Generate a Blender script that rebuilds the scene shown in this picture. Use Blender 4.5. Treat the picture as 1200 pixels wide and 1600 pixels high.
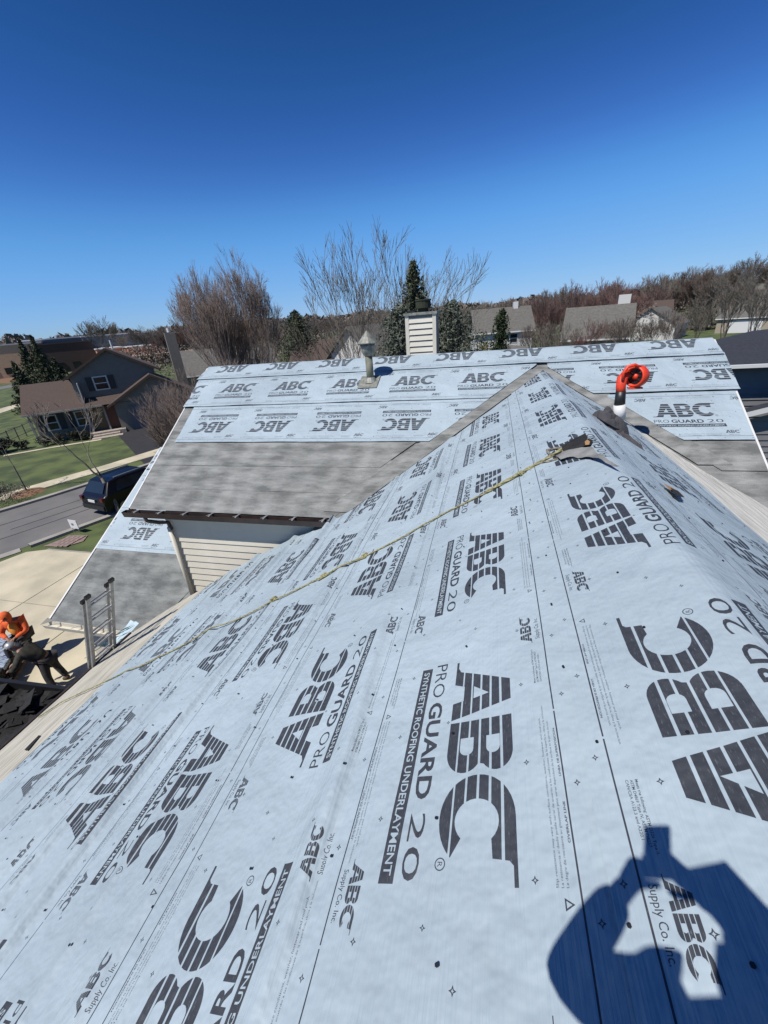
import bpy, bmesh, math, random
import numpy as np
from mathutils import Vector, Matrix, noise
for o in list(bpy.data.objects): bpy.data.objects.remove(o)
C = bpy.context.scene.collection
SC = bpy.context.scene
R_ = math.radians
random.seed(7)
H = 7.7                                    # height of the phone above the ground

# ------------------------------------------------------------------ camera
CR = Vector((0.96833, 0.23848, -0.07389)); CU = Vector((-0.03894, 0.43663, 0.8988)); CF = Vector((-0.24661, 0.86746, -0.43209))
cd = bpy.data.cameras.new('camera'); cam = bpy.data.objects.new('camera', cd); C.objects.link(cam)
m = Matrix.Identity(4)
for i in range(3):
    m[i][0] = CR[i]; m[i][1] = CU[i]; m[i][2] = -CF[i]
m[0][3] = 0; m[1][3] = 0; m[2][3] = H
cam.matrix_world = m
cd.sensor_fit = 'HORIZONTAL'; cd.sensor_width = 36; cd.lens = 628/1200*36
cd.clip_start = .02; cd.clip_end = 9000
SC.camera = cam
# ------------------------------------------------------------------ world, sun, exposure
SUN = Vector((0.29348, 0.46309, -0.83631)).normalized()     # direction the sunlight travels
w = bpy.data.worlds.new('World'); SC.world = w; w.use_nodes = True
nt = w.node_tree; bg = nt.nodes['Background']
sky = nt.nodes.new('ShaderNodeTexSky'); sky.sky_type = 'NISHITA'; sky.sun_disc = False
sky.sun_elevation = math.asin(-SUN.z); sky.sun_rotation = math.atan2(-SUN.x, -SUN.y)
sky.air_density = 1.0; sky.dust_density = 0; sky.ozone_density = 10; sky.altitude = 0
# the phone's rendering of the clear sky: a tone curve per channel on the physical sky
sc1 = nt.nodes.new('ShaderNodeVectorMath'); sc1.operation = 'SCALE'; sc1.inputs['Scale'].default_value = .1
cur = nt.nodes.new('ShaderNodeRGBCurve'); sc2 = nt.nodes.new('ShaderNodeVectorMath'); sc2.operation = 'SCALE'; sc2.inputs['Scale'].default_value = 10
for ci, pts in enumerate((((.0, 0), (.06, .010), (.08, .019), (.098, .033), (.171, .115), (.266, .19), (1, .48)), ((0, 0), (.14, .06), (.175, .095), (.205, .125), (.342, .35), (.456, .43), (1, .66)), ((0, 0), (.33, .24), (.381, .319), (.44, .434), (.61, .77), (.651, .81), (1, .88)))):
    cv = cur.mapping.curves[ci]
    cv.points[0].location = pts[0]; cv.points[1].location = pts[-1]
    for p in pts[1:-1]: cv.points.new(*p)
cur.mapping.update()
nt.links.new(sky.outputs[0], sc1.inputs[0]); nt.links.new(sc1.outputs[0], cur.inputs['Color']); nt.links.new(cur.outputs[0], sc2.inputs[0]); nt.links.new(sc2.outputs[0], bg.inputs[0])
bg.inputs[1].default_value = .0812
sd = bpy.data.lights.new('sun', 'SUN'); sd.energy = 5.0; sd.angle = R_(.5); sd.color = (1, .96, .9)
sun = bpy.data.objects.new('sun', sd); C.objects.link(sun); sun.rotation_euler = (-SUN).to_track_quat('Z', 'Y').to_euler()
SC.view_settings.view_transform = 'Standard'; SC.view_settings.look = 'None'; SC.view_settings.exposure = 0.3; SC.view_settings.gamma = 1

# ------------------------------------------------------------------ helpers
def ray(px, py):
    d = CF + CR*((px-600)/628) - CU*((py-800)/628); return d.normalized()
def gat(px, py, z=0):                       # a point on the ground from a place measured in the photograph
    d = ray(px, py); s = (z-H)/d.z; return Vector((d.x*s, d.y*s, z))
def dat(px, py, Y):                         # a point at depth Y
    d = ray(px, py); s = Y/d.y; return Vector((d.x*s, Y, H+d.z*s))
def put(o, parent=None, label=None, cat=None, group=None, kind=None):
    C.objects.link(o)
    if parent: o.parent = parent
    if label: o['label'] = label
    if cat: o['category'] = cat
    if group: o['group'] = group
    if kind: o['kind'] = kind
    return o
def empty(name, loc, label, cat, group=None, rz=0):
    o = bpy.data.objects.new(name, None); o.location = loc; o.rotation_euler = (0, 0, rz); o.empty_display_size = .2
    return put(o, None, label, cat, group)
def mesh(name, V, F, mat, parent=None, smooth=False, **k):
    me = bpy.data.meshes.new(name); me.from_pydata([tuple(v) for v in V], [], [tuple(f) for f in F]); me.update()
    if smooth: me.polygons.foreach_set('use_smooth', [True]*len(me.polygons))
    if mat: me.materials.append(mat)
    o = bpy.data.objects.new(name, me); return put(o, parent, **k)
class MB:
    def __init__(s): s.V = []; s.F = []
    def add(s, V, F):
        n = len(s.V); s.V += [tuple(v) for v in V]; s.F += [tuple(i+n for i in f) for f in F]; return s
    def box(s, c, d, M=None):
        x, y, z = d[0]/2, d[1]/2, d[2]/2; V = [Vector((i*x, j*y, k*z)) for i in (-1, 1) for j in (-1, 1) for k in (-1, 1)]
        if M is not None: V = [M @ v for v in V]
        V = [v+Vector(c) for v in V]
        return s.add(V, [(0,1,3,2),(4,6,7,5),(0,4,5,1),(2,3,7,6),(0,2,6,4),(1,5,7,3)])
    def bx(s, x0, x1, y0, y1, z0, z1): return s.box(((x0+x1)/2, (y0+y1)/2, (z0+z1)/2), (x1-x0, y1-y0, z1-z0))
    def tube(s, pts, r, n=8, cap=True):
        pts = [Vector(p) for p in pts]; m_ = len(pts); rr = r if isinstance(r, (list, tuple)) else [r]*m_
        V = []; F = []; up = None
        for i, p in enumerate(pts):
            t = (pts[min(i+1, m_-1)]-pts[max(i-1, 0)]).normalized()
            if up is None: up = t.orthogonal().normalized()
            a = (up - t*up.dot(t)).normalized(); b = t.cross(a); up = a
            for k in range(n):
                q = 2*math.pi*k/n; V.append(p+(a*math.cos(q)+b*math.sin(q))*rr[i])
        for i in range(m_-1):
            for k in range(n): F.append((i*n+k, i*n+(k+1) % n, (i+1)*n+(k+1) % n, (i+1)*n+k))
        if cap: F.append(tuple(range(n))[::-1]); F.append(tuple((m_-1)*n+k for k in range(n)))
        return s.add(V, F)
    def lathe(s, c, ax, prof, n=24):         # rings (distance along ax, radius) round a fixed axis
        ax = ax.normalized(); a = ax.orthogonal().normalized(); b = ax.cross(a); V = []; F = []
        for d, r in prof:
            for k in range(n): q = 2*math.pi*k/n; V.append(c+ax*d+(a*math.cos(q)+b*math.sin(q))*r)
        for i in range(len(prof)-1):
            for k in range(n): F.append((i*n+k, i*n+(k+1) % n, (i+1)*n+(k+1) % n, (i+1)*n+k))
        return s.add(V, F)
    def prism(s, poly, vec):                 # polygon (3D points) pushed along vec
        n = len(poly); V = [Vector(p) for p in poly]; V += [v+Vector(vec) for v in V[:n]]
        return s.add(V, [tuple(range(n)), tuple(range(2*n-1, n-1, -1))]+[(i, i+n, (i+1) % n+n, (i+1) % n) for i in range(n)])
    def out(s, name, mat, parent=None, smooth=False, bevel=0, **k):
        o = mesh(name, s.V, s.F, mat, parent, smooth, **k)
        bm = bmesh.new(); bm.from_mesh(o.data); bmesh.ops.recalc_face_normals(bm, faces=bm.faces); bm.to_mesh(o.data); bm.free()
        if bevel:
            b = o.modifiers.new('bevel', 'BEVEL'); b.width = bevel; b.segments = 2; b.limit_method = 'ANGLE'
        return o
def copy_tree(o, parent=None):
    c = o.copy(); C.objects.link(c); c.parent = parent
    for ch in list(o.children): copy_tree(ch, c)
    return c

# ------------------------------------------------------------------ materials
def mat(name, col, rough=.7, noise_s=None, col2=None, bump=0, bump_s=None, metal=0, stretch=None, detail=6, ramp=(.35, .65), spec=.5, coords='Object'):
    col = tuple(c*.65 for c in col); col2 = tuple(c*.65 for c in col2) if col2 else None
    mt = bpy.data.materials.new(name); mt.use_nodes = True; t = mt.node_tree; b = t.nodes['Principled BSDF']
    b.inputs['Base Color'].default_value = (*col, 1); b.inputs['Roughness'].default_value = rough; b.inputs['Metallic'].default_value = metal
    b.inputs['Specular IOR Level'].default_value = spec
    if noise_s or bump:
        tc = t.nodes.new('ShaderNodeTexCoord'); mp = t.nodes.new('ShaderNodeMapping'); t.links.new(tc.outputs[coords], mp.inputs[0])
        if stretch: mp.inputs['Scale'].default_value = stretch
    if noise_s:
        n = t.nodes.new('ShaderNodeTexNoise'); n.inputs['Scale'].default_value = noise_s; n.inputs['Detail'].default_value = detail
        t.links.new(mp.outputs[0], n.inputs[0]); r = t.nodes.new('ShaderNodeValToRGB'); r.color_ramp.elements[0].position = ramp[0]; r.color_ramp.elements[1].position = ramp[1]
        c2 = col2 or tuple(c*.7 for c in col)
        r.color_ramp.elements[0].color = (*c2, 1); r.color_ramp.elements[1].color = (*col, 1)
        t.links.new(n.outputs[0], r.inputs[0]); t.links.new(r.outputs[0], b.inputs['Base Color'])
    if bump:
        n2 = t.nodes.new('ShaderNodeTexNoise'); n2.inputs['Scale'].default_value = bump_s or 40; n2.inputs['Detail'].default_value = 4
        t.links.new(mp.outputs[0], n2.inputs[0]); bp = t.nodes.new('ShaderNodeBump'); bp.inputs['Strength'].default_value = bump; bp.inputs['Distance'].default_value = .02
        t.links.new(n2.outputs[0], bp.inputs['Height']); t.links.new(bp.outputs[0], b.inputs['Normal'])
    return mt
M = {}
M['grass'] = mat('grass', (.115, .150, .042), .95, .55, (.05, .072, .022), .6, 30, detail=14, ramp=(.4, .6))
M['asphalt'] = mat('asphalt', (.20, .192, .185), .9, .6, (.15, .145, .14), .2, 60, detail=8)
M['dark_asphalt'] = mat('dark_asphalt', (.028, .026, .032), .85, 1.2, (.018, .017, .02), .2, 50)
M['concrete'] = mat('concrete', (.70, .625, .45), .85, .8, (.50, .45, .33), .15, 40, detail=14)
M['curb'] = mat('curb_concrete', (.42, .39, .35), .85, 2, (.33, .31, .28))
M['paver'] = mat('paver', (.36, .25, .22), .9, 5, (.24, .18, .16))
M['cream'] = mat('cream_vinyl', (.80, .75, .63), .5, 3, (.74, .69, .57))
M['white'] = mat('white_paint', (.8, .8, .78), .5)
M['brown_metal'] = mat('brown_metal', (.060, .040, .034), .35, 6, (.035, .026, .024))
M['wood'] = mat('raw_wood', (.50, .29, .12), .8, 20, (.36, .2, .08), stretch=(1, 12, 1))
M['dark_roof'] = mat('dark_shingle', (.035, .04, .055), .9, 12, (.02, .022, .03), .4, 60)
M['brown_roof'] = mat('brown_shingle', (.105, .072, .058), .95, 6, (.085, .058, .047), .4, 40)
M['grey_roof'] = mat('grey_shingle', (.17, .16, .145), .95, 4, (.12, .115, .10), .4, 30)
M['grey_siding'] = mat('grey_siding', (.25, .225, .185), .6, 3, (.22, .20, .165))
M['blue_siding'] = mat('slate_siding', (.215, .215, .215), .5, 3, (.19, .19, .19))
M['white_siding'] = mat('white_siding', (.72, .71, .68), .6)
M['tan_siding'] = mat('tan_siding', (.42, .36, .27), .7)
M['glass'] = mat('dark_glass', (.02, .025, .03), .08)
M['shutter'] = mat('shutter', (.012, .014, .02), .5)
M['black'] = mat('black_paint', (.008, .008, .009), .5, 8, (.004, .004, .004))
M['brick'] = mat('brick', (.70, .30, .17), .9, 2, (.55, .22, .12))
M['tan_brick'] = mat('tan_brick', (.85, .58, .36), .9, 2, (.75, .5, .3))
M['membrane_white'] = mat('membrane', (.75, .75, .74), .7)
M['alu'] = mat('aluminium', (.62, .62, .61), .45, 14, (.45, .45, .44), metal=.5)
M['plastic_black'] = mat('black_plastic', (.015, .015, .016), .45)
M['red_plastic'] = mat('orange_red_plastic', (1.0, .075, .02), .5, 20, (.8, .05, .015))
M['hoodie'] = mat('orange_cloth', (.95, .16, .03), .85, 8, (.75, .10, .02), .3, 30)
M['vest'] = mat('vest', (.95, .33, .04), .8)
M['skin'] = mat('skin', (.36, .19, .12), .6)
M['trouser'] = mat('dark_trousers', (.045, .045, .05), .9, 10, (.02, .02, .025), .4, 30)
M['camo'] = mat('dark_green_shirt', (.055, .05, .035), .9, 14, (.02, .02, .014), .3, 30)
M['boot'] = mat('boot', (.09, .06, .04), .8)
M['cloth'] = mat('charcoal_cloth', (.085, .08, .088), .95, 8, (.055, .052, .06), .4, 60)
M['blue_wrap'] = mat('blue_wrap', (.03, .05, .14), .5, 6, (.015, .02, .05))
M['bundle_wrap'] = mat('bundle_wrap', (.45, .52, .60), .35, 9, (.05, .07, .11), stretch=(1, 4, 1), ramp=(.40, .52))
M['shingle'] = mat('shingle_scrap', (.022, .02, .018), .95, 18, (.008, .008, .008))
M['felt'] = mat('felt', (.60, .57, .48), .9, 5, (.36, .34, .28), .35, 16, stretch=(4, .4, 4), detail=10, ramp=(.32, .6))
M['white_felt'] = mat('white_felt', (.86, .83, .74), .85, 5, (.50, .48, .42), .35, 14, stretch=(4, .35, 4), detail=9, ramp=(.3, .62))
M['bark'] = mat('bark', (.15, .125, .105), .95, 12, (.08, .066, .056))
M['bark_grey'] = mat('bark_grey', (.27, .24, .20), .95, 6, (.17, .15, .125))
M['twig_red'] = mat('twig_red', (.36, .275, .235), .95, .5, (.25, .195, .165))
M['twig_brown'] = mat('twig_brown', (.25, .205, .17), .95, .3, (.17, .14, .12))
M['twig_maroon'] = mat('twig_maroon', (.25, .145, .125), .95, .4, (.18, .11, .10))
M['spruce'] = mat('spruce_needles', (.10, .115, .055), .9, 1.5, (.05, .062, .035))
M['spruce_blue'] = mat('blue_spruce_needles', (.17, .19, .14), .9, 1.5, (.08, .095, .07))
M['thuja'] = mat('thuja_leaf', (.045, .07, .02), .9, 2, (.02, .035, .01))
M['yellow_leaf'] = mat('yellow_leaf', (.22, .20, .035), .9, 3, (.09, .09, .02))
M['hedge'] = mat('dark_hedge_leaf', (.04, .045, .025), .9, 3, (.02, .024, .014))
M['vent_metal'] = mat('weathered_galvanised', (.40, .40, .36), .6, 12, (.20, .21, .17), metal=.3)
M['galv_olive'] = mat('olive_stained_pipe', (.24, .24, .18), .7, 10, (.15, .16, .11))
M['stone'] = mat('pale_stone', (.55, .48, .40), .9, 6, (.35, .29, .23))
M['mulch'] = mat('mulch', (.30, .16, .08), .95, 8, (.16, .09, .05), .6, 20)
M['door'] = mat('front_door', (.20, .06, .03), .5)
M['tan_wall'] = mat('porch_tan', (.22, .15, .07), .8)
M['garage'] = mat('garage_door', (.20, .19, .19), .6)
M['car_paint'] = mat('navy_car_paint', (.006, .006, .009), .28, spec=.4)
M['car_trim'] = mat('car_trim', (.02, .02, .02), .5)
M['tyre'] = mat('tyre', (.015, .015, .015), .9)
M['rim'] = mat('rim', (.5, .5, .5), .3, metal=.9)
M['tail'] = mat('tail_lamp', (.12, .012, .012), .2)
M['rope'] = mat('yellow_rope', (.50, .47, .24), .9, 40, (.24, .22, .10), .5, 120)
M['rope_dirty'] = mat('frayed_rope', (.42, .38, .30), .95, 30, (.10, .09, .08), .5, 100)
M['flap_under'] = mat('grey_underside', (.30, .30, .29), .7, 6, (.18, .18, .17), .3, 30)
M['hole'] = mat('black_felt', (.012, .012, .013), .95, 10, (.006, .006, .006))
M['teal'] = mat('teal_stripe', (.02, .09, .11), .5)
M['ivory_wrap'] = mat('pale_blue_wrap', (.55, .68, .72), .5)
M['phone'] = mat('phone_glass', (.02, .02, .025), .2)

# grey self-adhering membrane: soft dark blotches on mottled grey
def shield_mat(name, base, dark, ax):
    mt = bpy.data.materials.new(name); mt.use_nodes = True; t = mt.node_tree; b = t.nodes['Principled BSDF']; L = t.links.new
    tc = t.nodes.new('ShaderNodeTexCoord')
    def nz(scale, sc, det=5, r=.6):
        mp = t.nodes.new('ShaderNodeMapping'); mp.inputs['Scale'].default_value = sc; L(tc.outputs['UV'], mp.inputs[0])
        n = t.nodes.new('ShaderNodeTexNoise'); n.inputs['Scale'].default_value = scale; n.inputs['Detail'].default_value = det; n.inputs['Roughness'].default_value = r; L(mp.outputs[0], n.inputs[0]); return n.outputs[0]
    big = nz(1.7, (.7, 2.6, 1), 4); mid = nz(9, (.7, 1.5, 1), 9, .8); fine = nz(60, (1, 1, 1), 3)
    wv = t.nodes.new('ShaderNodeTexWave'); wv.wave_type = 'BANDS'; wv.bands_direction = 'X'; wv.inputs['Scale'].default_value = .62; wv.inputs['Distortion'].default_value = 3.5; wv.inputs['Detail'].default_value = 2; L(tc.outputs['UV'], wv.inputs[0])
    a = t.nodes.new('ShaderNodeMath'); a.operation = 'MULTIPLY_ADD'; L(wv.outputs[1], a.inputs[0]); a.inputs[1].default_value = .10; L(big, a.inputs[2])
    a2 = t.nodes.new('ShaderNodeMath'); a2.operation = 'MULTIPLY_ADD'; L(mid, a2.inputs[0]); a2.inputs[1].default_value = .55; L(a.outputs[0], a2.inputs[2])
    r = t.nodes.new('ShaderNodeValToRGB'); r.color_ramp.elements[0].position = .66; r.color_ramp.elements[1].position = 1.02
    r.color_ramp.elements[0].color = (*dark, 1); r.color_ramp.elements[1].color = (*base, 1); L(a2.outputs[0], r.inputs[0])
    mx = t.nodes.new('ShaderNodeMixRGB'); mx.blend_type = 'MULTIPLY'; mx.inputs[0].default_value = .5; L(r.outputs[0], mx.inputs[1]); L(fine, mx.inputs[2])
    L(mx.outputs[0], b.inputs['Base Color']); b.inputs['Roughness'].default_value = .85
    bp = t.nodes.new('ShaderNodeBump'); bp.inputs['Strength'].default_value = .4; bp.inputs['Distance'].default_value = .012; L(mid, bp.inputs['Height']); L(bp.outputs[0], b.inputs['Normal'])
    return mt
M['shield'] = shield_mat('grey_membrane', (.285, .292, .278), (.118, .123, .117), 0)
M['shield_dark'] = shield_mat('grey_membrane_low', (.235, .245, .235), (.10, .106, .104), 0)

# ------------------------------------------------------------------ the printed pattern of the underlayment, drawn here from letter outlines
PW, PH = 1.55, 1.115                         # one repeat along the roll, width of the roll (m)
IW, IH = 2048, 1474
img_a = np.zeros((IH, IW), np.float32)
def fill_poly(loops, val=1., ):
    """even-odd scanline fill of loops given in metres, wrapping round in u"""
    P = [np.array(l, float)*[IW/PW, IH/PH] for l in loops]
    y0 = int(max(0, math.floor(min(p[:, 1].min() for p in P)))); y1 = int(min(IH-1, math.ceil(max(p[:, 1].max() for p in P))))
    A = np.concatenate([p for p in P]); B = np.concatenate([np.roll(p, -1, 0) for p in P])
    for y in range(y0, y1+1):
        yc = y+.5; c = (A[:, 1] <= yc) != (B[:, 1] <= yc)
        if not c.any(): continue
        a = A[c]; b = B[c]; xs = np.sort(a[:, 0]+(yc-a[:, 1])/(b[:, 1]-a[:, 1])*(b[:, 0]-a[:, 0]))
        for i in range(0, len(xs)-1, 2):
            s, e = int(round(xs[i])), int(round(xs[i+1]))
            if e > s: img_a[y, np.arange(s, e) % IW] = val
def arc(cx, cy, rx, ry, a0, a1, n=14): return [(cx+rx*math.cos(R_(a0+(a1-a0)*i/n)), cy+ry*math.sin(R_(a0+(a1-a0)*i/n))) for i in range(n+1)]
def abc_logo(u0, v0, L, h, rot=False, gaps=5, reg=True):
    """striped A B C with the long thin tails; L = full length, h = letter height"""
    k = L/1.05; q = h/.315
    def T(p): 
        x, y = p[0]*k, p[1]*q
        return (u0-x, v0-y) if rot else (u0+x, v0+y)
    A = [(0, 0), (.16, 0), (.185, .06), (.275, .06), (.285, 0), (.385, 0), (.315, .315), (.195, .315), (.075, .03), (.045, .014), (0, .014)]
    Ah = [(.195, .115), (.27, .115), (.254, .20)]
    B = [(.40, 0)]+arc(.56, .085, .095, .085, -90, 55)+arc(.565, .238, .085, .077, -50, 90)+[(.40, .315)]
    Bh1 = [(.49, .062)]+arc(.545, .095, .03, .033, -90, 90, 8)+[(.49, .128)]
    Bh2 = [(.49, .19)]+arc(.545, .2225, .028, .0325, -90, 90, 8)+[(.49, .255)]
    Cc = arc(.835, .157, .17, .158, 90, 322, 26)+[(.90, .085)]+arc(.84, .157, .078, .088, 305, 55, 18)[::1]
    Cc = arc(.835, .157, .17, .158, 90, 325, 26)+arc(.845, .157, .082, .09, 315, 45, 20)+[(.97, .24), (.965, .295), (.985, .301), (1.05, .301), (1.05, .315)]
    # inner arc must run the long way round the left side
    inner = [(.845+.082*math.cos(R_(a)), .157+.09*math.sin(R_(a))) for a in np.linspace(-42, -318, 24)]
    Cc = arc(.835, .157, .17, .158, 90, 322, 26)+inner+[(.968, .222), (.975, .285), (.99, .300), (1.05, .300), (1.05, .315)]
    for loops in ([A, Ah], [B, Bh1, Bh2], [Cc]): fill_poly([[T(p) for p in l] for l in loops])
    g = .0095*q
    for i in range(1, gaps+1):
        y = h*i/(gaps+1); t = g*(.75+.5*i/gaps)
        lo, hi = (v0-y-t/2, v0-y+t/2) if rot else (v0+y-t/2, v0+y+t/2)
        xa, xb = (u0-L-.01, u0+.01) if rot else (u0-.01, u0+L+.01)
        fill_poly([[(xa, lo), (xb, lo), (xb, hi), (xa, hi)]], 0.)
def draw_text(s, u0, v0, h, width, val=1., rot=False, bold=0., stroke=False):
    cu = bpy.data.curves.new('t', 'FONT'); cu.body = s; cu.size = 1; cu.offset = bold; cu.resolution_u = 3
    ob = bpy.data.objects.new('t', cu); C.objects.link(ob); dg = bpy.context.evaluated_depsgraph_get(); me = ob.evaluated_get(dg).to_mesh()
    n = len(me.vertices); co = np.empty(n*3); me.vertices.foreach_get('co', co); co = co.reshape(-1, 3)[:, :2]
    if n:
        x0, x1 = co[:, 0].min(), co[:, 0].max(); sx = width/(x1-x0); sy = h/.73
        P = np.stack([(co[:, 0]-x0)*sx, co[:, 1]*sy], 1)
        P = np.array([u0, v0])-P if rot else np.array([u0, v0])+P
        me.calc_loop_triangles()
        P2 = P*[IW/PW, IH/PH]
        for t in me.loop_triangles:
            a, b, c = P2[list(t.vertices)]
            xa, ya = np.floor(np.minimum(np.minimum(a, b), c)).astype(int); xb, yb = np.ceil(np.maximum(np.maximum(a, b), c)).astype(int)
            X, Y = np.meshgrid(np.arange(xa, xb+1), np.arange(ya, yb+1)); xc = X+.5; yc = Y+.5
            d = (b[0]-a[0])*(c[1]-a[1])-(b[1]-a[1])*(c[0]-a[0])
            if abs(d) < 1e-9: continue
            w0 = ((b[0]-a[0])*(yc-a[1])-(b[1]-a[1])*(xc-a[0]))/d; w1 = ((c[0]-b[0])*(yc-b[1])-(c[1]-b[1])*(xc-b[0]))/d; w2 = ((a[0]-c[0])*(yc-c[1])-(a[1]-c[1])*(xc-c[0]))/d
            k = (w0 >= -1e-6) & (w1 >= -1e-6) & (w2 >= -1e-6) & (Y >= 0) & (Y < IH)
            img_a[Y[k], X[k] % IW] = val
    bpy.data.objects.remove(ob); bpy.data.curves.remove(cu)
def rect(u0, u1, v0, v1, val=1.): fill_poly([[(u0, v0), (u1, v0), (u1, v1), (u0, v1)]], val)
# edge lines
rect(0, 1.235, .0865, .0925); rect(1.245, PW, .0865, .0925)
rect(0, .42, 1.022, 1.028); rect(.43, PW, 1.022, 1.028)
abc_logo(0, .515, 1.05, .315)
rect(0, 1.055, .288, .354); draw_text('SYNTHETIC ROOFING UNDERLAYMENT', .025, .303, .036, 1.005, 0., bold=.012)
draw_text('PRO', -.015+PW, .382, .074, .235, bold=-.004)
draw_text('GUARD', .255, .382, .074, .50, bold=.028)
draw_text('20', .81, .382, .074, .235, bold=-.004)
fill_poly([arc(.99, .538, .021, .021, 0, 360, 24), arc(.99, .538, .017, .017, 0, 360, 24)]); draw_text('R', .982, .528, .02, .017)
abc_logo(.975, .150, .23, .062, gaps=4); draw_text('Supply Co. Inc.', 1.01, .112, .024, .165, bold=.006)
abc_logo(1.545, .965, .23, .062, rot=True, gaps=4); draw_text('Supply Co. Inc.', 1.52, 1.006, .024, .165, rot=True, bold=.006)
def stars(u, v, s=.013):
    for du, dv, r in ((0, 0, s), ): fill_poly([[(u+r*(1 if i % 2 == 0 else .42)*math.cos(R_(i*45)), v+r*(1 if i % 2 == 0 else .42)*math.sin(R_(i*45))) for i in range(8)], [(u+r*.42*(1 if i % 2 == 0 else .42)*math.cos(R_(i*45)), v+r*.42*(1 if i % 2 == 0 else .42)*math.sin(R_(i*45))) for i in range(8)]])
for u in (.05, .44, .83, 1.22):
    stars(u, .235); stars(u+.2, .885); stars(u+.1, .045); stars(u+.3, 1.07); 
for u in (.39, 1.17): stars(u, .50+.0, .011)
stars(1.30, .62)
micro = [('Slip resistance may vary with surface conditions, weather, footwear and roof pitch.', .60), ('La resistencia al desliz puede variar de acuerdo a las condiciones de la superficie, clima y la inclinacion.', .66), ('Le degre de resistance au glissement peut varier dependant de la surface et la pente du toit.', .58)]
for i, (s, wd) in enumerate(micro):
    draw_text(s, .33, .105+.016*(2-i), .009, wd); draw_text(s, 1.05, .992-.016*(2-i), .009, wd, rot=True)
draw_text('OVERLAP LINE', .48, .097, .009, .13, bold=.02); draw_text('LINEA DE SUPERPOSICION', .70, .097, .009, .20, bold=.02)
draw_text('OVERLAP LINE', .93, 1.016, .009, .13, rot=True, bold=.02); draw_text('LINEA DE SUPERPOSICION', .71, 1.016, .009, .20, rot=True, bold=.02)
for i, s in enumerate(('Meets the following: ASTM D226 Type II,', 'ASTM D4869 Type IV, ASTM D8257', 'CAN/CSA A123.3 and A220.1')):
    draw_text(s, .03, .140-.015*i, .0095, .22-.02*i, bold=.01); draw_text(s, .26, .960+.015*i, .0095, .22-.02*i, rot=True, bold=.01)
for u, v, rr in ((.30, .125, 1), (1.09, .985, 1)): fill_poly([[(u-.016, v-.012), (u+.016, v-.012), (u, v+.018)], [(u-.009, v-.008), (u+.009, v-.008), (u, v+.009)]])
pimg = bpy.data.images.new('underlayment_print', IW, IH, float_buffer=False); pimg.colorspace_settings.name = 'Non-Color'
buf = np.ones((IH, IW, 4), np.float32); buf[..., :3] = img_a[..., None]; pimg.pixels.foreach_set(buf.ravel()); pimg.update(); pimg.pack()

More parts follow.
